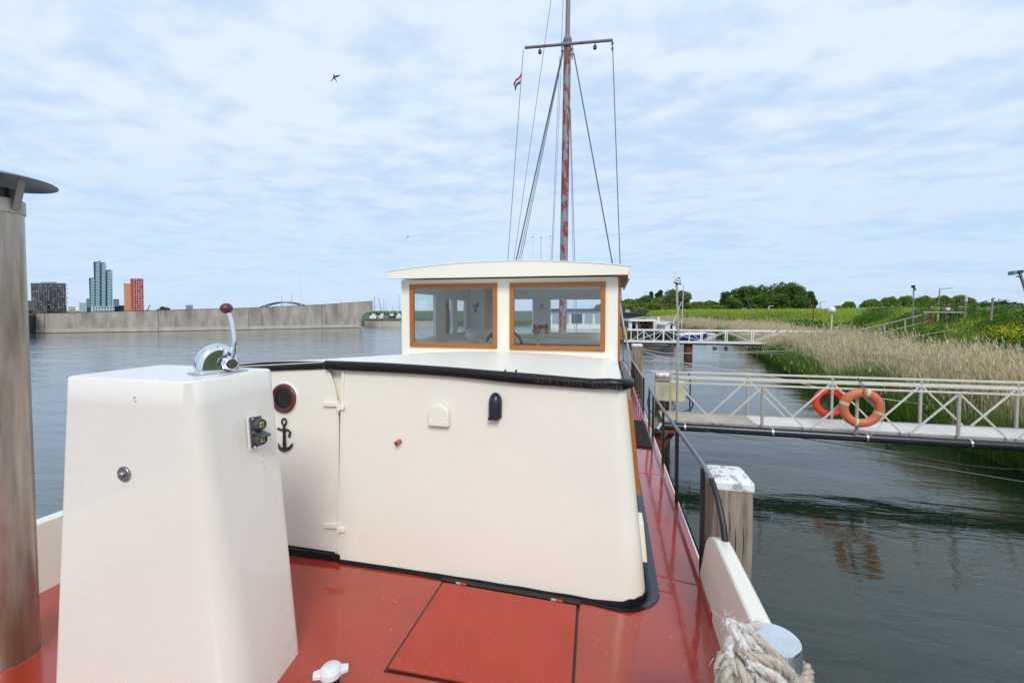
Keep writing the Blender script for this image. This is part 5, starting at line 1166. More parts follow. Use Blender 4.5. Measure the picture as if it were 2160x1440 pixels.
# far boats' masts and poles
md = [(594, 624, 655, 'galv', 160), (615, 619, 655, 'galv', 160), (634, 582, 648, 'white', 170), (719, 635, 640, 'galv', 200), (790, 624, 676, 'navy', 150), (809, 629, 676, 'galv', 160), (814, 634, 676, 'galv', 165), (822, 630, 676, 'white', 160), (828, 645, 676, 'bldblue', 170), (838, 626, 676, 'white', 155), (842, 622, 676, 'galv', 150)]
for i, (px, y0, y1, mt, D) in enumerate(md):
    lbl = ['thin grey yacht mast, first left of the tall white mast', 'thin grey yacht mast close left of the tall white mast', 'tall white yacht mast above the breakwater', 'tiny mast tip above the sloping breakwater end', 'dark blue yacht mast right beside the notched breakwater end', 'grey yacht mast, second right of the breakwater end', 'grey yacht mast, third right of the breakwater end', 'pale yacht mast, fourth right of the breakwater end', 'short thick blue grey mast among the marina masts', 'pale yacht mast, second left of the wheelhouse', 'grey yacht mast nearest the wheelhouse corner'][i]
    t = thing('yacht_mast', Vector((*at_d(px, y1, D).xy, 1)), lbl, 'mast', 'masts of the marina across the lake'); b = at_d(px, y1, D); b.z = 1.0; k_ = .10 if px != 634 else .16
    M().tube([b, at_d(px+(0.3 if i % 2 else 0), y0, D)], [k_, k_*.7], 6).build('pole', X[mt], t)
    sp = at_d(px, y0+(y1-y0)*.45, D); M().tube([sp-RT*.6, sp+RT*.6], .04, 4).build('crosstree', X[mt], t)
t = thing('yacht_mast', at_d(806, 676, 152), 'leaning dark mast between the marina masts', 'mast', 'masts of the marina across the lake'); b = at_d(808, 676, 152); M().tube([b, at_d(798.5, 629, 152)], .1, 6).build('pole', X['navy'], t)
for i, (px, w_, mt) in enumerate(((786, 13, 'white'), (803, 9, 'whited'), (825, 10, 'shed'), (840, 9, 'whited'))):
    t = thing('marina_boat', at_d(px, 676, 140), ['white motor boat just past the notched breakwater end', 'pale small boat second past the breakwater end', 'dark boat with cabin in the marina', 'pale boat beside the wheelhouse edge in the marina'][i], 'boat', 'boats in the marina')
    a, b = at_d(px-w_/2, 676, 140), at_d(px+w_/2, 676, 140); z0 = .9
    M().prism([Vector((a.x, a.y, z0)), Vector((b.x, b.y, z0)), Vector((b.x, b.y, z0+.9))+RT*.3, Vector((a.x, a.y, z0+.9))], FW*2).build('hull', X[mt], t); M().obox(Vector((a.x, a.y, z0+.9))+RT*.5+FW*.4, RT*(b-a).length*.5, FW*1.2, (0, 0, .7)).build('cabin', X['whited' if mt == 'white' else 'white'], t)
for i, (px, y0, mt) in enumerate(((1123.5, 500, 'white'), (1141, 502, 'galv'), (1160.5, 499, 'white'))):
    t = thing('flagpole', Vector((*at_d(px, 640, 70).xy, .5)), ['left white pole rising behind the wheelhouse roof', 'short grey pole in the middle behind the wheelhouse roof', 'right white pole next to the mast behind the wheelhouse roof'][i], 'pole', 'poles behind the wheelhouse')
    b = at_d(px, 640, 70); b.z = -.5; M().tube([b, at_d(px, y0, 70)], .055 if mt == 'white' else .04, 6).build('shaft', X[mt], t); M().sphere(at_d(px, y0, 70), .1, 8, 6).build('finial', X['blackm'], t)
# ================================================================ vegetation
def gz(x, y): return bankz(x, y)
gzv = np.vectorize(bankz)
def blades(name, P, H, Wd, lean, mat_, segs=3, curve=2.0):
    n = len(P); ang = rng.uniform(0, PI, n); dx, dy = np.cos(ang)*Wd/2, np.sin(ang)*Wd/2
    ts = np.linspace(0, 1, segs+1); V = np.zeros((n, 2*segs+1, 3)); rn = rng.uniform(0, 1, n)
    for i, t in enumerate(ts):
        c = P.copy(); c[:, 0] += lean[:, 0]*t**curve; c[:, 1] += lean[:, 1]*t**curve; c[:, 2] += H*t*(1-0.12*t*(np.hypot(lean[:, 0], lean[:, 1])/np.maximum(H, .01)))
        if i < segs:
            k = (1-t)**.55; V[:, 2*i] = c; V[:, 2*i, 0] -= dx*k; V[:, 2*i, 1] -= dy*k; V[:, 2*i+1] = c; V[:, 2*i+1, 0] += dx*k; V[:, 2*i+1, 1] += dy*k
        else: V[:, 2*segs] = c
    F = []
    for i in range(segs-1): F += [[2*i, 2*i+1, 2*i+3], [2*i, 2*i+3, 2*i+2]]
    F.append([2*segs-2, 2*segs-1, 2*segs]); F = np.array(F)
    T = (np.arange(n)[:, None, None]*(2*segs+1)+F[None]).reshape(-1, 3)
    return np_mesh(name, V.reshape(-1, 3), T, mat_, np.repeat(rn, 2*segs+1)), V[:, 2*segs]
def stuff(name, me, label, cat):
    o = bpy.data.objects.new(name, me); put(o, None, (0, 0, 0)); return tag(o, label, cat, kind='stuff')
def scatter(n, y0, y1, d0, d1, dens=None):
    y = rng.uniform(y0, y1, n); d = rng.uniform(d0, d1, n); x = np.interp(y, BY, [9.6, 9.4, 9.1, 8.9, 8.7, 10.4, 12.3, 15.2, 10.0, -2])+d
    k = x < .82*y+4; x, y = x[k], y[k]
    if dens is not None: q = dens(x, y) > rng.uniform(0, 1, len(x)); x, y = x[q], y[q]
    return np.stack([x, y, gzv(x, y)-.04], 1)
from mathutils import noise as mn
def nz2(x, y, s, o=0): return np.array([mn.noise((a*s+o, b*s, o)) for a, b in zip(x, y)])
def clump(s, o, lo=-.25, hi=.25): return lambda x, y: np.clip((nz2(x, y, s, o)-lo)/(hi-lo), 0.05, 1)
def reedset(n, y0, y1, d0, d1, wd, hh, nm, label, s=.5):
    P = scatter(n, y0, y1, d0, d1, clump(s, 3, -.35, .05)); k = len(P)
    d = P[:, 0]-np.interp(P[:, 1], BY, [9.6, 9.4, 9.1, 8.9, 8.7, 10.4, 12.3, 15.2, 10.0, -2])
    H = rng.normal(hh, .26, k)*(1+.22*nz2(P[:, 0], P[:, 1], .7, 9))*np.clip(.72+.25*d, .6, 1); ln = np.stack([rng.normal(-.12, .22, k), rng.normal(.02, .2, k)], 1)
    bent = rng.uniform(0, 1, k) < .09; ln[bent] *= 4; H[bent] *= .7
    me, tips = blades(nm, P, H, np.full(k, wd), ln, X['reed'], 4)
    o = stuff(nm, me, label, 'reeds')
    q = rng.uniform(0, 1, k) < .8; tp = tips[q]; tp = np.repeat(tp, 3, 0); kk = len(tp); tp = tp-np.stack([np.zeros(kk), np.zeros(kk), rng.uniform(0.02, .2, kk)], 1)
    l2 = np.stack([rng.normal(-.05, .06, kk), rng.normal(.0, .06, kk)], 1)
    me, _ = blades('reed_plume', tp, rng.uniform(.08, .2, kk), rng.uniform(.9, 1.7, kk)*wd, l2, X['reed'], 2); o2 = bpy.data.objects.new('reed_plume', me); put(o2, o, (0, 0, 0)); tag(o2, kind='stuff')
W['x'] = Vector((0, 0, 0))
reedset(22000, 9, 34, .4, 5.4, .019, 1.62, 'reeds', 'dense dry beige reeds along the near right bank')
reedset(24000, 34, 110, 0, 5.5, .035, 1.55, 'reeds', 'pale dry reeds on the far stretch of the right bank', .25)
# far beige reed bed across the head of the canal
n = 16000; t_ = rng.uniform(0, 1, n); px = 1405+t_*240; D = rng.uniform(108, 128, n); b = np.array([at_d(p, 690, d_)[:2] for p, d_ in zip(px, D)])
P = np.concatenate([b, np.full((n, 1), .6)], 1); me, _ = blades('reeds', P, rng.normal(1.7, .25, n), np.full(n, .09), rng.normal(0, .3, (n, 2)), X['reed'], 3); stuff('reeds', me, 'flat beige reed bed at the far head of the canal', 'reeds')
# green shoots at the water edge
P = scatter(80000, 8, 34, -.3, 4.0, clump(.45, 12, -.40, .15)); k = len(P)
me, _ = blades('reed_shoots', P, np.clip(rng.normal(1.08, .28, k), .2, 1.8), rng.uniform(.012, .026, k), rng.normal(0, .22, (k, 2))+[-.12, 0], X['shoot'], 3); stuff('reed_shoots', me, 'fresh green reed shoots at the water edge on the right', 'reeds')
P = scatter(22000, 34, 105, -.2, 2.2, clump(.2, 12, -.3, .2)); k = len(P)
me, _ = blades('reed_shoots', P, np.clip(rng.normal(.9, .25, k), .2, 1.5), rng.uniform(.03, .06, k), rng.normal(0, .25, (k, 2)), X['shoot'], 2); stuff('reed_shoots', me, 'green reed shoots on the far water edge', 'reeds')
# bank grass, weeds, flowers
def bankset(nm, label, cat, n, y0, y1, d0, d1, h, hs, wd, mt, segs=2, dens=None, ln=.15):
    P = scatter(n, y0, y1, d0, d1, dens); k = len(P); me, tips = blades(nm, P, np.clip(rng.normal(h, hs, k), .08, None), rng.uniform(.6, 1.4, k)*wd, rng.normal(0, ln, (k, 2)), X[mt], segs); stuff(nm, me, label, cat); return tips
bankset('bank_grass', 'long bright green grass on the embankment slope', 'grass', 70000, 14, 55, 5.4, 17, .42, .13, .022, 'grass', 3)
bankset('bank_grass', 'green grass on the far part of the embankment', 'grass', 60000, 55, 150, 5.5, 26, .5, .15, .07, 'grass', 2)
def leafset(nm, label, cat, n, y0, y1, d0, d1, h0, h1, sz, mt, dens=None, vol=None):
    P = scatter(n, y0, y1, d0, d1, dens); k = len(P); hb = .6+.4*nz2(P[:, 0], P[:, 1], .8, 4) if vol is None else vol(P[:, 0], P[:, 1])
    P[:, 2] += h0+rng.uniform(0, 1, k)**.6*(h1-h0)*hb; return leaves(nm, label, cat, P, sz, mt)
def leaf_mesh(nm, P, sz, mt):
    k = len(P); a = rng.normal(0, 1, (k, 3)); a /= np.linalg.norm(a, axis=1)[:, None]; a[:, 2] *= .6; b = rng.normal(0, 1, (k, 3)); b = np.cross(a, b); b /= np.linalg.norm(b, axis=1)[:, None]
    s = rng.uniform(.6, 1.4, k)[:, None]*sz; V = np.stack([P-a*s, P+b*s*.45, P+a*s, P-b*s*.45], 1).reshape(-1, 3); T = np.arange(k*4).reshape(k, 4)
    return np_mesh(nm, V, T, X[mt], np.repeat(rng.uniform(0, 1, k), 4))
def leaves(nm, label, cat, P, sz, mt): return stuff(nm, leaf_mesh(nm, P, sz, mt), label, cat)
leafset('bank_weeds', 'dark green leafy weeds on the lower embankment behind the reeds', 'weeds', 90000, 14, 50, 5.2, 13.0, 0, 1.25, .075, 'weed', clump(.5, 21, -.1, .12))
leafset('bank_weeds', 'dark leafy weeds far along the embankment foot', 'weeds', 26000, 50, 120, 5.2, 9, 0, 1.1, .16, 'weed', clump(.2, 21, -.3, .1))
yf = at_d(2062, 690, 21.5); 
def yd(x, y): return np.exp(-(((x-yf.x)/1.15)**2+((y-yf.y)/1.4)**2))
P = scatter(60000, yf.y-5, yf.y+5, 8.5, 14.5, yd); P = P[:8000]; P[:, 2] += rng.uniform(.55, 1.15, len(P)); leaves('yellow_flowers', 'patch of bright yellow blossom on the embankment at right', 'flowers', P, .034, 'yellow')
P = scatter(60000, yf.y-5, yf.y+5, 8.5, 14.5, yd); P = P[:9000]; P[:, 2] += rng.uniform(.0, .8, len(P)); leaves('flower_foliage', 'green stems and leaves under the yellow blossom', 'weeds', P, .05, 'weed')
leafset('white_umbels', 'white lacy flower heads along the top of the embankment', 'flowers', 2600, 20, 60, 10.5, 14.5, .6, 1.0, .045, 'umbel', clump(.4, 31, 0, .3))
# ---------------------------------------------------------------- trees
tree_cache = {}
def tree(c, h, wd, mt, label, sz, n=2600, trunk=.25, kind='tree', lobes=14, rnd=False, group='trees beyond the embankment'):
    c = Vector(c); t = thing(kind, c, label, 'tree', group); r = wd/2; ch = h*(1-trunk)
    m = M(); m.tube([(c.x, c.y, c.z), (c.x+.03*h, c.y, c.z+h*trunk), (c.x, c.y, c.z+h*.75)], [h*.03, h*.022, h*.008], 8)
    for k in range(5):
        a = random.uniform(0, 6.28); z0 = c.z+h*(trunk+.08*k); m.tube([(c.x, c.y, z0), (c.x+math.cos(a)*r*.35, c.y+math.sin(a)*r*.35, z0+h*.12), (c.x+math.cos(a)*r*.7, c.y+math.sin(a)*r*.7, z0+h*.18)], [h*.012, h*.008, h*.003], 6)
    m.build('trunk', X['bark'], t)
    L_ = []
    for k in range(lobes):
        a = rng.uniform(0, 2*PI); zz = rng.uniform(.12, .88); rad = math.sqrt(max(.05, 1-(2*zz-1)**2))*r*rng.uniform(.35, .82); L_.append((c.x+rad*math.cos(a), c.y+rad*math.sin(a), c.z+h*trunk+zz*ch, rng.uniform(.22, .40)*min(wd, ch)*.62))
    L_ += [(c.x, c.y, c.z+h*trunk+ch*q_, min(r, ch/2)*.85) for q_ in (.35, .55)]; L_ = np.array(L_); idx = rng.integers(0, len(L_), n); q = rng.normal(0, 1, (n, 3)); q /= np.linalg.norm(q, axis=1)[:, None]
    P = L_[idx, :3]+q*(L_[idx, 3]*rng.uniform(.55, 1.06, n))[:, None]; P[:, 2] = c.z+h*.04+(P[:, 2]-P[:, 2].min())/(P[:, 2].max()-P[:, 2].min())*h*.96 if trunk < .2 else c.z+h*trunk*.8+(P[:, 2]-P[:, 2].min())/(P[:, 2].max()-P[:, 2].min())*h*(1-trunk*.8)
    for ax in (0, 1): P[:, ax] = c[ax]+(P[:, ax]-c[ax])*r/np.quantile(np.abs(P[:, ax]-c[ax]), .97)
    if rnd:
        fz = np.array([mn.noise(tuple(v_*2.2+c.x)) for v_ in q]); rr_ = rng.uniform(.72, 1.0, n)*(1+.16*fz); zz_ = c.z+h*.55+q[:, 2]*h*.46*rr_
        P = np.stack([c.x+q[:, 0]*r*rr_, c.y+q[:, 1]*r*rr_, zz_], 1)
    me = leaf_mesh('crown', P, sz, mt); o = bpy.data.objects.new('crown', me); put(o, None, (0, 0, 0)); COL.objects.unlink(o); put(o, t, (0, 0, 0)); return t
def T(px, top, wpx, D, mt, label, base=.9, **k):
    p = at_d(px, 660, D); zt = at_d(px, top, D).z; tree((p.x, p.y, base), zt-base, wpx*D/FPX, mt, label, k.pop('sz', .0026*D), **k)
place = ['leftmost', 'second from left', 'third from left', 'fourth from left', 'fifth from left', 'sixth from left', 'seventh from left', 'rightmost']
for i, (px, top, w_) in enumerate(((1538, 614, 30), (1560, 603, 34), (1586, 600, 36), (1612, 599, 36), (1636, 597, 36), (1660, 594, 36), (1682, 594, 38), (1703, 612, 26))):
    T(px, top, w_, 145+(i % 3)*7, 'leafd', 'tall dark green tree, '+place[i]+' in the dense grove', trunk=.12, n=6500, lobes=24, group='trees of the dense dark grove', sz=.36)
for i, (px, top, w_) in enumerate(((1550, 625, 34), (1598, 622, 36), (1645, 620, 36), (1690, 622, 34))):
    T(px, top, w_, 138, 'leafd', 'lower dark tree at the front foot of the grove, '+['far left', 'left of centre', 'right of centre', 'far right'][i], trunk=.05, n=5000, group='trees of the dense dark grove', sz=.36)
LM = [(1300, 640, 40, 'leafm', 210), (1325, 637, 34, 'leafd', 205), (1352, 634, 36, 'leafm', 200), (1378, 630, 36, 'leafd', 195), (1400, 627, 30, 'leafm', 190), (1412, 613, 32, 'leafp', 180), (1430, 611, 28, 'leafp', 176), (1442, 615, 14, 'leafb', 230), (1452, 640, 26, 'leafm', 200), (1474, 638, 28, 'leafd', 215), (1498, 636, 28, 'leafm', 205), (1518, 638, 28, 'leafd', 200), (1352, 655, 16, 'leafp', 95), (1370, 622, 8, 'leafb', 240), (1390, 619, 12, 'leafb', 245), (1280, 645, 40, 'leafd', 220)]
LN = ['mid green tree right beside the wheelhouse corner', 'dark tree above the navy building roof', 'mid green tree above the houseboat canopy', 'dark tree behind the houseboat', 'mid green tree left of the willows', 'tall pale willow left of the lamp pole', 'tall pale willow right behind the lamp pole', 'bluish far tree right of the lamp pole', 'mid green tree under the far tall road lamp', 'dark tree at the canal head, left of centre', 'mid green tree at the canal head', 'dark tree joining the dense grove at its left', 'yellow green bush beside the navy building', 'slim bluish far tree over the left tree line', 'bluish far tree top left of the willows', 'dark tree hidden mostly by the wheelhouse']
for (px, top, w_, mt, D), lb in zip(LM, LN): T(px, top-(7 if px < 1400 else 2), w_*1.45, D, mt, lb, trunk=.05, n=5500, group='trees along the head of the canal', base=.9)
for k, px in enumerate(range(1290, 1545, 23)): T(px, (636 if px < 1400 else 641)+(k % 3)*2, 44, 160+(k % 4)*6, 'leafm' if k % 3 else 'leafd', 'low bush in front of the canal head trees, '+['just behind the wheelhouse edge', 'first right of the wheelhouse', 'second right of the wheelhouse', 'third right of the wheelhouse', 'fourth right of the wheelhouse', 'directly left of the lamp pole', 'directly right of the lamp pole', 'second right of the lamp pole', 'third right of the lamp pole', 'fourth right of the lamp pole', 'fifth right of the lamp pole', 'last before the dense grove'][k], trunk=.03, n=2500, group='low trees in front of the canal head tree line')
for i, (px, top, w_) in enumerate(((1768, 645, 24), (1790, 636, 26), (1838, 631, 40), (1876, 626.5, 38), (1911, 624.5, 37), (1948, 624.5, 40), (1988, 623.5, 38), (2028, 623, 44))):
    T(px, top, w_, 95, 'leafm', ['small pale bush beside the white globe lamp', 'small rounded tree right of the globe lamp', 'rounded tree, third from left behind the embankment', 'rounded green tree left of the dark camera post', 'rounded green tree directly behind the camera post', 'rounded green tree between camera post and street lamp', 'rounded green tree behind the street lamp', 'largest rounded tree, right of the street lamp'][i], trunk=.15, n=6500, rnd=True, sz=.17, base=2.0, group='rounded trees behind the embankment')
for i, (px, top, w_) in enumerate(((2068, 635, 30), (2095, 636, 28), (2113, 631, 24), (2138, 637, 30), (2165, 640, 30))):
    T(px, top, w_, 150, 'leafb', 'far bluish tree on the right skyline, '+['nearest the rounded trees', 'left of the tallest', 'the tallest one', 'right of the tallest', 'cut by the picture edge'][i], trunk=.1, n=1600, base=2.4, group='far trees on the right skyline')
for i, (px, top, w_, D) in enumerate(((347, 647, 18, 420), (790, 660, 14, 260), (803, 661, 16, 270), (817, 660, 16, 265), (832, 661, 16, 260), (846, 660, 14, 262), (862, 661, 20, 262), (60, 654, 10, 430))):
    T(px, top, w_, D, 'leafd', ['lone round dark tree beyond the breakwater', 'far dark tree just right of the breakwater notch', 'far dark tree second past the notch', 'far dark tree third past the notch', 'far dark tree fourth past the notch', 'far dark tree beside the wheelhouse edge', 'far dark tree hidden by the wheelhouse', 'tiny far tree beside the flue pipe'][i], trunk=.1, n=900, group='far trees across the lake')
# ================================================================ lamps, poles and fences on the bank
def lamp(px, ptop, pbase, D, arm, label, mt='lampm', r=None):
    b = at_d(px, pbase, D); tp = at_d(px+arm*.12, ptop, D); t = thing('street_lamp', b, label, 'street lamp', 'street lamps along the bank road'); r = r or max(.04, .0009*D)
    M().tube([b-Vector((0, 0, .5)), tp], [r*1.1, r*.8], 8).build('column', X[mt], t); e = at_d(px+arm, ptop-1, D)
    M().tube([tp, e], r*.6, 6).build('arm', X[mt], t); d_ = (e-tp); M().bar(e-d_*.35, e+d_*.1, r*2.6, r*1.4).build('lamp_head', X['roof'], t)
for i, (px, a, b, D, arm) in enumerate(((1494, 660, 672, 128, 5), (1509, 658, 671, 125, 5), (1519.5, 656, 670, 122, 5), (1528, 655, 669, 118, 6), (1556, 655, 678, 95, -4), (1567, 651.5, 670, 108, 7), (1621, 646, 668, 80, 10), (1729, 637, 664, 75, 13))):
    lamp(px, a, b, D, arm, ['smallest and leftmost of the small white street lamps before the grove', 'second small white street lamp before the grove', 'third small white street lamp before the grove', 'fourth small white street lamp before the grove', 'leaning white lamp with its head turned left', 'white street lamp right of the leaning one', 'taller white street lamp at the right half of the grove', 'thin grey street lamp left of the globe lamp'][i], 'white' if i < 7 else 'lampm', r=.0010*D)
lamp(1979, 609, 655, 42, 27, 'large grey street lamp with long arm above the embankment', r=.055)
for px, a, b, lb in ((1362, 615, 637, 'hazy tall double headed road lamp left of the willows'), (1455.5, 623, 664, 'hazy tall double headed road lamp right of the lamp pole')):
    t = thing('road_lamp', at_d(px, b, 200), lb, 'road lamp'); M().tube([at_d(px, b+8, 200), at_d(px, a, 200)], .10, 6).build('column', X['bldpale'], t); M().tube([at_d(px-4.5, a-.5, 200), at_d(px, a+.7, 200), at_d(px+4.5, a-.5, 200)], .10, 6).build('lamp_arm', X['bldpale'], t)
t = thing('globe_lamp', at_d(1754, 708, 32), 'white globe lamp on a thin post in the reeds', 'lamp'); M().tube([at_d(1753, 722, 32), at_d(1755, 660, 32)], .045, 8).build('post', X['whited'], t); M().sphere(at_d(1755, 653.5, 32), .235, 20, 12).build('globe', X['globe'], t); M().tube([at_d(1755, 661.5, 32), at_d(1755, 659.5, 32)], .09, 10).build('collar', X['lampm'], t)
t = thing('camera_post', at_d(1926, 682, 27), 'slim grey post with dark box camera above the handrail', 'camera post'); M().tube([at_d(1925.5, 690, 27), at_d(1927.5, 608, 27)], .036, 8).build('post', X['lampm'], t); c = at_d(1926.5, 607, 27); M().obox(c, RT*.13, FW*.15, (0, 0, .16)).build('camera_box', X['blackm'], t); M().bar(at_d(1927, 608, 27), at_d(1932, 611, 26.8), .07).build('bracket', X['blackm'], t)
t = thing('floodlight_post', at_d(2170, 680, 20), 'leaning post with grey floodlight at the right edge of the photo', 'floodlight'); M().tube([at_d(2180, 690, 20), at_d(2163, 612, 20), at_d(2151, 575, 20)], .055, 8).build('post', X['lampm'], t)
a = at_d(2137, 580, 20); M().obox(a, RT*.30+Vector((0, 0, .05)), FW*.22, (0, 0, .17)).build('floodlight_body', X['lampm'], t, bev=.01); M().obox(at_d(2150, 577, 19.95), RT*.2+Vector((0, 0, .03)), FW*.2, (0, 0, .14)).build('floodlight_face', X['wind'], t); M().bar(at_d(2145, 583, 20), at_d(2153, 584, 20), .05).build('bracket', X['blackm'], t)
for i, (px, a, b, D, lb) in enumerate(((2037, 626, 660, 22, 'weathered wooden pole with white sleeve right of the large street lamp'), (2092, 630, 668, 19, 'weathered wooden pole nearest the right edge of the embankment'))):
    t = thing('wooden_pole', at_d(px, b, D), lb, 'pole', 'wooden poles on the embankment'); M().tube([at_d(px-1.5, b+8, D), at_d(px+2, a, D)], .042, 8).build('shaft', X['pile'], t)
    (M().tube([at_d(px+.9, a+10, D), at_d(px+2, a-1, D)], .056, 8) if i == 0 else M().bar(at_d(px+1, a, D), at_d(px+5, a-1, D), .06)).build('sleeve', X['whited' if i == 0 else 'lampm'], t)
t = thing('post', at_d(1716, 672, 40), 'thin dark post standing right of the dense grove', 'post'); M().tube([at_d(1716, 676, 40), at_d(1716, 634, 40)], .035, 6).build('shaft', X['rust'], t)
t = thing('leaning_pole', at_d(1595, 680, 45), 'thin dark pole leaning in front of the grove', 'pole'); M().tube([at_d(1594, 680, 45), at_d(1570, 615, 45)], [.035, .02], 6).build('shaft', X['lampm'], t)
# stair handrail and rusty gate with bicycles
t = thing('stair_handrail', at_d(1860, 690, 26), 'long grey handrail climbing the embankment from the reeds', 'handrail')
rl_ = [(1775, 705, 30), (1866, 684, 27.5), (1950, 662.5, 24.5), (1962, 659, 24)]
M().tube([at_d(*p) for p in rl_], .035, 8).build('top_rail', X['galvl'], t); M().tube([at_d(px, py+17-(px-1775)*.0, D) for px, py, D in rl_], .028, 8).build('lower_rail', X['galvl'], t)
for px, py, D in ((1789, 702, 29.5), (1827, 693, 28.5), (1866, 684, 27.5), (1909, 673, 26)): M().tube([at_d(px, py, D), at_d(px, py+(34 if px < 1900 else 24), D)], .045, 8).build('rail_post', X['galv'], t)
M().tube([at_d(1560, 705, 36), at_d(1690, 706, 33), at_d(1775, 705, 30)], .03, 8).build('approach_rail', X['white'], t)
t = thing('bank_fence', at_d(1990, 665, 23), 'grey top bar fence with rusty posts where bicycles stand', 'fence')
M().tube([at_d(1948, 658.5, 24), at_d(2034, 659, 23)], .035, 8).build('top_bar', X['galv'], t)
for px, a, b in ((1947, 658, 682), (1965, 657, 682), (1961, 660, 682), (1980, 662, 676)): M().tube([at_d(px, a, 24), at_d(px-2, b, 24)], .032, 8).build('fence_post', X['rust'] if px < 1970 else X['galv'], t)
for i, px in enumerate((1988, 2008)):
    D = 24.6; t = thing('bicycle', at_d(px, 668, D), ['dark bicycle leaning on the bank fence, left one', 'dark bicycle with yellow bag on the bank fence, right one'][i], 'bicycle', 'bicycles at the bank fence'); c = at_d(px, 668, D)
    u_ = (RT*.9+FW*.4).normalized()
    for s_ in (-.5, .5):
        m = M(); m.tube([c+u_*(s_+.33*math.cos(a))+Vector((0, 0, .33*math.sin(a)-.02)) for a in np.linspace(0, 2*PI, 20, endpoint=False)], .02, 5, closed=True); wl_ = m.build('wheel', X['rubber'], t); M().tube([c+u_*s_+Vector((0, 0, -.02)), c+u_*s_*1.02+Vector((0, 0, .0))], .03, 6).build('wheel_hub', X['galv'], wl_)
    m = M(); A_p = c+u_*-.5+Vector((0, 0, -.02)); Bp = c+u_*-.1; Cp = c+u_*-.18+Vector((0, 0, .5)); Dp = c+u_*.38+Vector((0, 0, .55)); Ep = c+u_*.5+Vector((0, 0, -.02))
    for a, b in ((A_p, Bp), (Bp, Cp), (Cp, A_p), (Bp, Dp), (Cp, Dp), (Dp, Ep)): m.tube([a, b], .02, 5)
    m.build('bicycle_frame', X['blackm'], t); M().bar(Cp+u_*-.12+Vector((0, 0, .1)), Cp+u_*.12+Vector((0, 0, .1)), .1, .05).build('saddle', X['blackm'], t); M().tube([Dp, Dp+Vector((0, 0, .22)), Dp+Vector((0, 0, .25))-u_*.15], .018, 5).build('handlebar', X['blackm'], t)
    if i: M().cbox(A_p+Vector((0, 0, .45)), (.2, .14, .16)).build('pannier', X['boxc'], t, bev=.03)
# far low building with ramp at the canal head
t = thing('low_building', at_d(1450, 665, 150), 'low grey building with flat roof at the canal head', 'building'); seg(1442, 1458, 664.5, 669, 150, 6).build('wall', X['bldblue'], t); seg(1440, 1462, 663, 664.6, 149.5, 7).build('roof', X['roof'], t); seg(1446, 1449, 661, 663, 150, 2).build('roof_vent', X['whited'], t)
# ================================================================ birds
def bird(px, py, D, s, label, wing):
    c = at_d(px, py, D); t = thing('swallow', c, label, 'bird', 'birds in the sky'); U = Vector((0, 0, 1))
    P = lambda x, y: c+(RT*x-U*y)*s
    M().tube([P(-2.5, -6), P(-1, -2), P(0, 2), P(0, 6)], [s*.6, s*1.7, s*1.5, s*.4], 8).build('body', X['bird'], t)
    for nm, w_ in wing: M().prism([P(*q) for q in w_], FW*s*.35).build(nm, X['bird'], t)
bird(706, 163, 14, 14/FPX, 'larger dark swallow flying in the left half of the sky', (('wing', [(1, -3), (3, -3.5), (8, -3.8), (13, -4.8), (10, -2.4), (6, .0), (1, 1)]), ('wing', [(-3, -1), (-5, 4), (-9.5, 9.5), (-6.5, 8), (-3, 4), (0, 1)]), ('tail_feather', [(-1, 2), (1, 2), (4, 8), (4.6, 12), (2.6, 8)])))
bird(860, 500.5, 26, 26/FPX*.32, 'tiny distant bird low in the sky left of the mast', (('wing', [(1, -3), (8, -8), (10, -8), (4, 0), (0, 1)]), ('wing', [(-2, -1), (-8, 4), (-10, 7), (-4, 4), (0, 1)])))
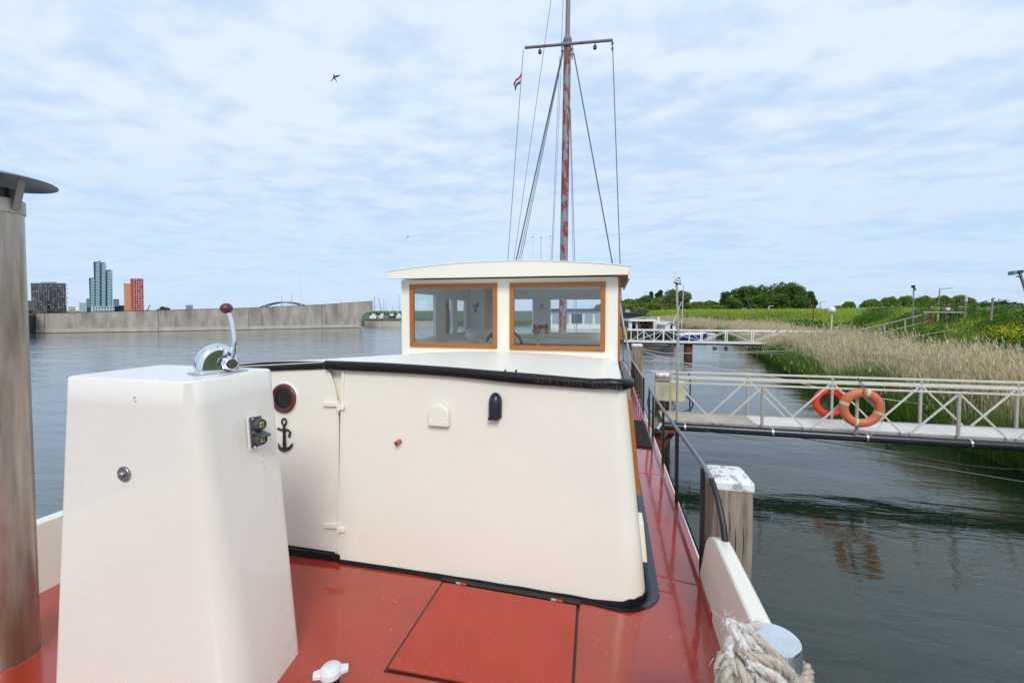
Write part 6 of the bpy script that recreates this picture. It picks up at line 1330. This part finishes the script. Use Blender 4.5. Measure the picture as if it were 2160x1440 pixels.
# ---------------------------------------------------------------- small things in the wheelhouse
p = at_y(997, 722, 7.2)
M().tube([(p.x, 7.2, 2.2), (p.x, 7.2, p.z-.02)], .04, 8).build('shelf_leg', X['inwall'], barge); M().box((p.x-.5, 7.0, p.z-.03), (p.x+.35, 7.45, p.z)).build('side_shelf', X['inwall'], barge)
t = M().lathe((p.x, 7.2, p.z), [(.05, 0), (.11, .06), (.13, .13), (.11, .2), (.07, .235), (.075, .25)], 20).build('vase', X['pot'], None); tag(t, 'round pale vase on the shelf behind the left wheelhouse window', 'vase')
p = at_y(1143, 646, YF-.03); t = thing('picture_frame', p, 'small framed picture on the wall between the forward wheelhouse windows', 'picture frame'); M().cbox((p.x, YF-.03, p.z), (.11, .02, .15)).build('frame', X['white'], t); M().cbox((p.x, YF-.042, p.z), (.06, .006, .09)).build('print', X['roof'], t)
p = at_y(1135, 727, 7.1); t = thing('table_lamp', p, 'ornate brass table lamp behind the right wheelhouse window', 'lamp'); M().lathe((p.x, 7.1, p.z-.1), [(.07, 0), (.02, .03), (.04, .09), (.015, .15), (.035, .2), (.012, .28)], 14).build('lamp_stem', X['brass'], t)
m = M()
for k in range(14): a = k*.7; m.sphere((p.x+.14*math.cos(a)*random.random()*1.3, 7.1+.1*math.sin(a), p.z+.22+random.uniform(-.05, .1)), .035, 8, 5)
m.build('lamp_shade', X['orangebr'], t)
M().box((*at_y(938, 700, 8.0).xy, 2.2), (at_y(946, 700, 8.0).x, 8.06, 3.9)).build('interior_door_post', X['rust'], barge); M().box((at_y(946, 700, 8.0).x+.02, 8.0, 2.2), (at_y(960, 700, 8.0).x, 8.05, 3.02)).build('interior_door_panel', X['rust'], barge)
t = thing('potted_plant', at_y(987, 644, 8.3), 'small dark stemmed plant in the wheelhouse corner', 'plant'); p = at_y(1003, 648, 8.3); m = M()
for k in range(9): m.tube([p+Vector((0, 0, -.12)), p+Vector((random.uniform(-.05, .05), 0, .0)), p+Vector((random.uniform(-.1, .1), random.uniform(-.05, .05), random.uniform(.02, .1)))], [.008, .006, .012], 5)
m.build('foliage', X['anchor'], t)
bpy.context.view_layer.update()
